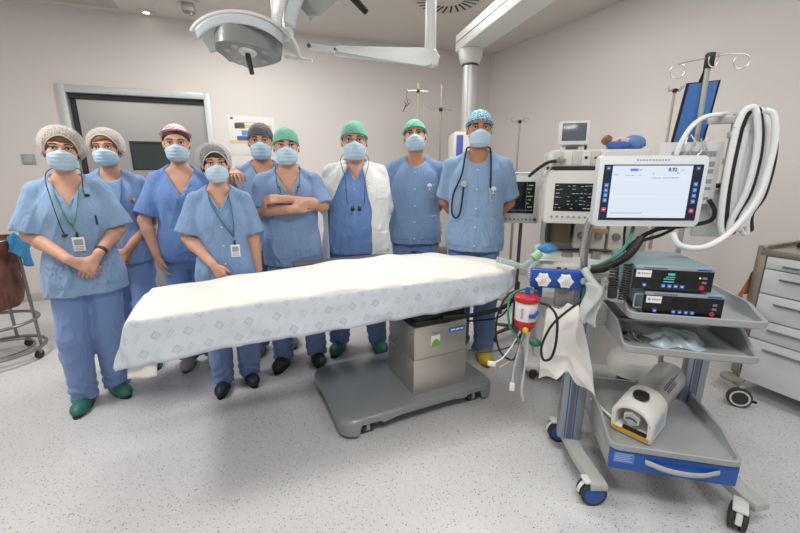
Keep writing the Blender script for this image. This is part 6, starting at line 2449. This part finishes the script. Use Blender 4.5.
def surgical_lamp(label, M, stem_top, stem=True):
    t = thing('surgical_lamp', label, 'surgical lamp', group='surgical lamps above the table')
    t.matrix_world = M
    # crescent hood: wide in x, arched
    def hood(u, v):
        a = -1.12 + 2.24 * u
        x = .345 * math.sin(a) / math.sin(1.12); z = .115 * (math.cos(a) - math.cos(1.12)) / (1 - math.cos(1.12)) - .055
        w = .19 * math.cos(a * .98) ** .55 + .015
        y = -w + 2 * w * v
        zz = z + .028 * (1 - (2 * v - 1) ** 2)
        return (x, y, zz)
    h = MB().grid(hood, 36, 14).build('hood', LW, t, 70)
    solidify(h, .022, -1)
    def band(u, v):
        a = -1.0 + 2.0 * u
        x = .325 * math.sin(a) / math.sin(1.12); z = .115 * (math.cos(a) - math.cos(1.12)) / (1 - math.cos(1.12)) - .078 - .055 * v
        w = .185 * math.cos(a * .98) ** .55 + .012
        return (x * (1 - .06 * v), -w * (1 - .12 * v), z)
    bd = MB().grid(band, 32, 4).build('hood_skirt', LBL, h, 70)
    solidify(bd, .012)
    # lens body: rounded trefoil with facets
    P = [((.215 + .028 * math.cos(3 * a + .5)) * math.cos(a) * 1.02, (.175 + .02 * math.cos(3 * a)) * math.sin(a)) for a in np.linspace(0, 2 * PI, 64)[:-1]]
    ln = MB().prism(P, -.135, -.02, None, .03, seg=4).build('lens', LG, t, 50)
    for i, (x, y) in enumerate(((-.12, -.05), (-.05, -.11), (.05, -.11), (.13, -.05), (-.09, .08), (.09, .08))):
        MB().lathe([(.001, -.139), (.020, -.1385), (.024, -.134)], (x, y, 0), None, 20).build('light_port', mat('lamp_port', 'c2c6c5', .2, .4), ln)
    MB().cyl((.02, -.05, -.131), (.02, -.05, -.150), .062, .055, 26, bev=.006).build('handle_boss', LW, t)
    MB().tube([(.02, -.05, -.148), (.023, -.048, -.17), (.045, -.020, -.275)], [.017, .019, .016], 16).build('sterile_handle', BLACK, t)
    if stem:
        MB().box2((.20, -.03, -.01), (.30, .03, .045), .012).build('yoke', LW, t)
    return t


l1 = surgical_lamp('white surgical lamp with grey lens and black handle, wholly in view', Matrix.Translation((-.875, 2.48, 2.135)) @ Matrix.Rotation(rad(3), 4, 'Y') @ Matrix.Rotation(rad(-13), 4, 'X') @ Matrix.Diagonal((.81, .81, .81, 1)), 2.9)
l2 = surgical_lamp('white surgical lamp cut off by the top edge with its black handle showing', Matrix.Translation((-.365, 2.10, 2.335)) @ Matrix.Rotation(rad(-4), 4, 'Z') @ Matrix.Rotation(rad(-37), 4, 'Y') @ Matrix.Rotation(rad(30), 4, 'X'), 2.9)

la = thing('lamp_arm', 'white ceiling arm and post carrying the surgical lamps', 'lamp arm', (-.77, 2.74, 0), 0)
MB().cyl((0, 0, 2.14), (0, 0, 2.952), .040, None, 24).cyl((0, 0, 2.12), (0, 0, 2.20), .052, None, 24, bev=.008).build('post', LW, la)
MB().cyl((0, 0, 2.90), (0, 0, 2.951), .13, None, 30, bev=.01).build('ceiling_plate', LW, la)
MB().tube(spl([(0, 0, 2.20), (.06, -.06, 2.19), (.10, -.15, 2.185), (.115, -.205, 2.178)], 6), .026, 14).build('elbow', LW, la)
MB().cyl((.04, -.05, 2.085), (.215, -.06, 2.058), .012, None, 14, bev=.003).build('grab_rail', LW, la)

sa = thing('spring_arm', 'white jointed spring arm hanging from the ceiling right of the lamps', 'spring arm', (.178, 2.50, 0), 0)
MB().cyl((0, 0, 2.03), (0, 0, 2.40), .034, .030, 22, bev=.006).build('drop_post', LW, sa)
def arm_prism(x0, x1, z0, z1, h0, h1, d):
    return [(x0, z0 - h0), (x1, z1 - h1), (x1, z1 + h1), (x0, z0 + h0)]
MB().prism([(.045, 1.985), (.055, 2.03), (.03, 2.07), (-.05, 2.075), (-.54, 2.088), (-.572, 2.062), (-.56, 2.04), (-.03, 1.99), (.01, 1.975)], -.032, .032, Matrix.Rotation(PI / 2, 4, 'X'), .014).build('spring_beam', LW, sa)
MB().prism([(-.54, 2.052), (-.71, 2.073), (-.728, 2.088), (-.71, 2.103), (-.54, 2.083)], -.018, .018, Matrix.Rotation(PI / 2, 4, 'X'), .006).build('tip_link', LW, sa)
MB().cyl((-.708, -.022, 2.088), (-.708, .022, 2.088), .012, None, 16).cyl((-.555, -.036, 2.065), (-.555, .036, 2.065), .007, None, 14).build('pivot_pin', mat('pin_grey', '6a6a68', .4), sa)
MB().prism([(-.62, 2.345), (-.60, 2.435), (.035, 2.425), (.045, 2.37), (.0, 2.345)], -.05, .05, Matrix.Rotation(PI / 2, 4, 'X'), .016).build('upper_beam', LW, sa)
MB().cyl((-.58, 0, 2.42), (-.58, 0, 2.951), .05, None, 24).build('ceiling_post', LW, sa)

# ------------------------------------------------------------------ ceiling fittings
cv_ = thing('ceiling_vent', 'round swirl air diffuser with radial slots in the ceiling', 'vent', (.45, 4.12, 2.95), 0)
MB().lathe([(.001, -.006), (.33, -.008), (.345, -.002), (.345, .001)], (0, 0, 0), None, 48).build('plate', mat('vent_plate', 'cfc9c2', .5), cv_)
for i in range(24):
    a = 2 * PI * i / 24
    MB().box((math.cos(a) * .225, math.sin(a) * .225, -.0078), (.15, .018, .004), 0, rotm('Z', a + rad(12))).build('slot', mat('vent_slot', '2b2a29', .8), cv_)
sm = thing('smoke_detector', 'small grey ceiling fixture near the door side, at the top edge', 'detector', (-2.02, 4.16, 2.95), rad(20))
MB().lathe([(.10, .001), (.10, -.018), (.085, -.028), (.001, -.03)], (0, 0, 0), None, 32).build('base', mat('fixture_white', 'cfcac5', .5), sm)
MB().box2((-.055, -.055, -.10), (.055, .055, -.028), .012).cyl((.02, -.02, -.10), (.02, -.02, -.13), .014, None, 14).build('sensor', mat('fixture_grey', '8f8b88', .4), sm)
dl = thing('ceiling_spotlight', 'small recessed ceiling spotlight shining near the wall above the door', 'ceiling light', (-2.58, 4.42, 2.95), 0)
MB().lathe([(.085, .001), (.085, -.008), (.060, -.010)], (0, 0, 0), None, 32).build('trim_ring', mat('vent_plate', 'cfc9c2'), dl)
MB().lathe([(.060, -.009), (.001, -.011)], (0, 0, 0), None, 28).build('lens', mat('spot_lens', 'fff6e6', .4, emit=('fff2dc', 6.0)), dl)
hp = MB().box2((-.30, -.25, -.004), (.30, .25, .001)).box2((-.27, -.22, -.007), (.27, .22, -.003))
hp_ = hp.build('access_panel', mat('access_panel_paint', 'bcb5ae', .7)); hp_.location = (-2.99, 4.0, 2.95); hp_.rotation_euler = (0, 0, AW)
tag(hp_, 'square access panel in the ceiling at the upper left', 'hatch')

# ------------------------------------------------------------------ laundry stand at the far left
ls = thing('laundry_stand', 'steel ring based laundry stand with a brown bag at the far left edge', 'laundry stand', (-2.98, 2.64, 0), 0)
DS = mat('stand_steel', '8f8d89', .35, .85)
for z, r in ((.085, .255), (.905, .232), (.30, .245)):
    MB().tube([(r * math.cos(a), r * math.sin(a), z) for a in np.linspace(0, 2 * PI, 48)[:-1]], .012 if z < .5 else .010, 10, closed=True).build('ring', DS, ls)
MB().tube([(.19 * math.cos(a), .19 * math.sin(a), .085) for a in np.linspace(0, 2 * PI, 40)[:-1]], .007, 8, closed=True).build('inner_ring', DS, ls)
for i in range(4):
    a = rad(-68 + 90 * i)
    MB().cyl((.24 * math.cos(a), .24 * math.sin(a), .085), (.232 * math.cos(a), .232 * math.sin(a), .905), .011, None, 12).build('upright', DS, ls)
    c_ = (.25 * math.cos(a - .25), .25 * math.sin(a - .25), .035)
    co = MB().cyl((c_[0] - .012, c_[1], .033), (c_[0] + .012, c_[1], .033), .033, None, 18, bev=.006).build('caster', TYRE, ls)
    MB().box((c_[0], c_[1], .062), (.034, .022, .035), .004).build('caster_fork', DS, co)
lb_ = thing('laundry_bag', 'translucent brown plastic bag hanging in the laundry stand', 'laundry bag', (-2.98, 2.64, .055), 0)


def bagp(u, v):
    a = 2 * PI * u
    z = .87 - .55 * v
    r = .185 * (1 - .10 * v) + .014 * math.sin(7 * a + 5 * v) + .010 * math.sin(13 * a - 9 * v) + .02 * math.sin(PI * v)
    if v > .9: r *= 1 - ((v - .9) / .1) ** 2 * .9
    return (r * math.cos(a), r * math.sin(a), z)


MB().grid(bagp, 64, 30, closed_u=True).build('bag', mat('bag_brown', '6b4135', .32, bump=(16, .5, .02)), lb_, 80)
bl_ = thing('blue_wrap', 'crumpled blue sheet stuffed over the rim of the brown laundry bag', 'sheet', (-2.98, 2.64, .075), 0)


def wrap(u, v):
    a = rad(-6 + 52 * u)
    z = .86 - (.10 + .14 * math.sin(PI * u) ** 2 + .03 * math.sin(9 * u)) * v + .03 * math.sin(8 * u)
    r = .282 + .018 * math.sin(5 * u * PI + 4 * v) * v + .010 * math.sin(15 * u)
    return (r * math.cos(a), r * math.sin(a), z)


bw = MB().grid(wrap, 60, 22).build('sheet', mat('wrap_blue', '2f7fae', .6, bump=(20, .5, .01)), bl_, 80)
solidify(bw, .003)

# ------------------------------------------------------------------ drawer trolley at the right edge
KA = math.atan2(-.907, .42)
dc_ = thing('drawer_trolley', 'white drawer trolley with steel frame and top at the right edge', 'trolley', (2.155, 2.236, 0), KA)
WHT = mat('trolley_white', 'd3d8da', .4); STF = mat('trolley_steel', 'a59c8e', .35, .75)
MB().box2((.02, .006, .10), (1.05, .50, .90), .004).build('carcass', mat('trolley_carcass', 'bfc3c4', .5), dc_)
for z0, z1 in ((.825, .897), (.675, .82), (.515, .67), (.39, .51), (.105, .385)):
    d_ = MB().box2((.028, -.012, z0), (1.045, .008, z1 - .002), .004).build('drawer', WHT, dc_)
    hz = z1 - .045
    pr = [(0, 0), (-.020, .004), (-.026, .002), (-.024, -.004), (-.004, -.010), (0, -.012)]
    for hx0, hx1 in ((.11, .43),):
        h_ = MB().prism(pr, hx0, hx1, Matrix.Translation((0, -.012, hz)) @ Matrix(((0, 0, 1, 0), (1, 0, 0, 0), (0, 1, 0, 0), (0, 0, 0, 1))), .0)
        h_.build('drawer_handle', mat('handle_grey', '8f979b', .3, .7), d_)
MB().box2((-.005, -.016, .90), (1.07, .52, .935), .004).box2((-.005, -.016, .935), (.02, .52, .955), .003).box2((-.005, .495, .935), (1.07, .52, .99), .003).build('steel_top', mat('trolley_top_steel', 'b5aea3', .3, .85), dc_)
MB().box2((-.028, -.006, .13), (.022, .03, .952), .004).box2((-.028, .47, .13), (.022, .51, .952), .004).box2((-.028, .03, .88), (.0, .47, .91), .003).box2((-.028, .03, .13), (.0, .47, .16), .003).build('corner_frame', STF, dc_)
for x, y, wx, wy, wr, wa in ((-.004, .012, .115, -.185, .062, 38), (-.01, .49, .02, .47, .05, 20), (1.03, .02, 1.06, .0, .05, 20), (1.03, .49, 1.06, .47, .05, 20)):
    MB().cyl((x, y - .03, .082), (x, y - .03, .104), .062, None, 24, bev=.005).cyl((x, y, .07), (x, y, .2), .012, None, 10).build('bumper_disc', mat('bumper_grey', '8d8a85', .5), dc_)
    if wr > .055:
        MB().tube([(x, y - .03, .076), (wx * .6, wy * .6, .10), (wx, wy, 2 * wr + .006)], .013, 8).build('caster_arm', STF, dc_)
    Rw = rotm('Z', rad(wa)) @ rotm('X', PI / 2)
    tt_ = MB().lathe([(wr - .016, -.016), (wr - .003, -.015), (wr, -.008), (wr, .008), (wr - .003, .015), (wr - .016, .016)], (wx, wy, wr), Rw, 30).build('caster', TYRE, dc_)
    MB().lathe([(.001, -.012), (wr - .012, -.017), (wr - .012, .017), (.001, .012)], (wx, wy, wr), Rw, 26).build('wheel_disc', mat('wheel_disc_pale', 'c9c8c2', .4), tt_)
    MB().box((wx + wr * .95 * math.cos(rad(wa)), wy + wr * .95 * math.sin(rad(wa)), wr * .8), (.05, .016, .014), .004, rotm('Z', rad(wa))).build('brake_pedal', BLACK, tt_)
# things on the trolley top
tm_ = Matrix.Translation((2.155, 2.236, 0)) @ Matrix.Rotation(KA, 4, 'Z')
o = lump((0, 0, .075), (.10, .08, .07), 31, .2).build('dark_cloth', mat('dark_cloth', '3b3a3f', .85), None, 80)
o.location = tm_ @ Vector((.24, .20, .936)); tag(o, 'dark crumpled cloth on the steel trolley top at the right edge', 'cloth')
o = MB().box2((0, 0, 0), (.10, .16, .028), .004).build('black_tray', mat('tray_black', '232326', .5)); o.location = tm_ @ Vector((.06, .22, .936)); o.rotation_euler = (0, 0, KA)
tag(o, 'flat black tray on the steel trolley top', 'tray')
# paper tag hanging on the trolley side
o = MB().grid(lambda a, b_: (-.034 - .035 * math.sin(PI * a) * b_, -.01 - .035 * b_ + .06 * a, .78 - .16 * b_ + .02 * a), 10, 10).build('orange_tag', mat('tag_orange_brown', 'b3714a', .6, alpha=.85), None, 80)
o.location = (2.155, 2.236, 0); o.rotation_euler = (0, 0, KA); solidify(o, .001)
tag(o, 'orange brown wrapper hanging from the side of the drawer trolley', 'wrapper')
# plastic tubing strip lying on the wall rail left of the trolley
wr_ = thing('wall_rail', 'slim clear rail with small clips on the right wall left of the trolley', 'wall rail', (0, 0, 0), 0)
wr_.matrix_world = MR
MB().box2((2.70, -.020, .945), (3.20, -.002, .962), .003).build('rail', mat('rail_clear', 'c9c7c3', .3), wr_)
MB().box2((2.58, -.035, .86), (2.62, -.002, .99), .004).cyl((2.60, -.035, .90), (2.60, -.055, .90), .02, None, 14).build('socket_clip', mat('clip_dark', '54524f', .5), wr_)
# low white machine foot behind the cart
wf = thing('suction_unit', 'low cream suction unit on the floor behind the cart', 'suction unit', (1.40, 2.02, 0), rad(-15))
MB().lathe([(.11, .245), (.135, .255), (.14, .31), (.12, .345), (.06, .36), (.001, .362)], (-.05, 0, 0), None, 32).build('motor_cap', CREAM, wf)
MB().lathe([(.075, .06), (.075, .25)], (-.05, 0, 0), None, 28).build('jar', mat('jar_dark', '4a4b4c', .3), wf)
MB().tube(spl([(.02, -.02, .20), (.10, -.04, .235), (.19, -.05, .215), (.26, -.04, .12), (.27, -.03, .06)], 6), .03, 12).build('cream_arm', CREAM, wf)
MB().box2((-.20, -.12, .03), (.32, .16, .07), .02).build('base_plate', mat('suction_base_dark', '2f3033', .5), wf)
MB().box2((.03, -.05, .07), (.10, .03, .34), .008).build('black_post', BLACK, wf)
for x in (-.15, .27):
    for y in (-.08, .12):
        MB().cyl((x - .012, y, .022), (x + .012, y, .022), .022, None, 14, bev=.004).build('caster', TYRE, wf)
MB().tube(spl([(-.05, -.12, .28), (-.09, -.15, .20), (-.04, -.16, .11), (.06, -.15, .09), (.14, -.13, .16), (.12, -.10, .26)], 6), .007, 8).build('black_lead', BLACKR, wf)
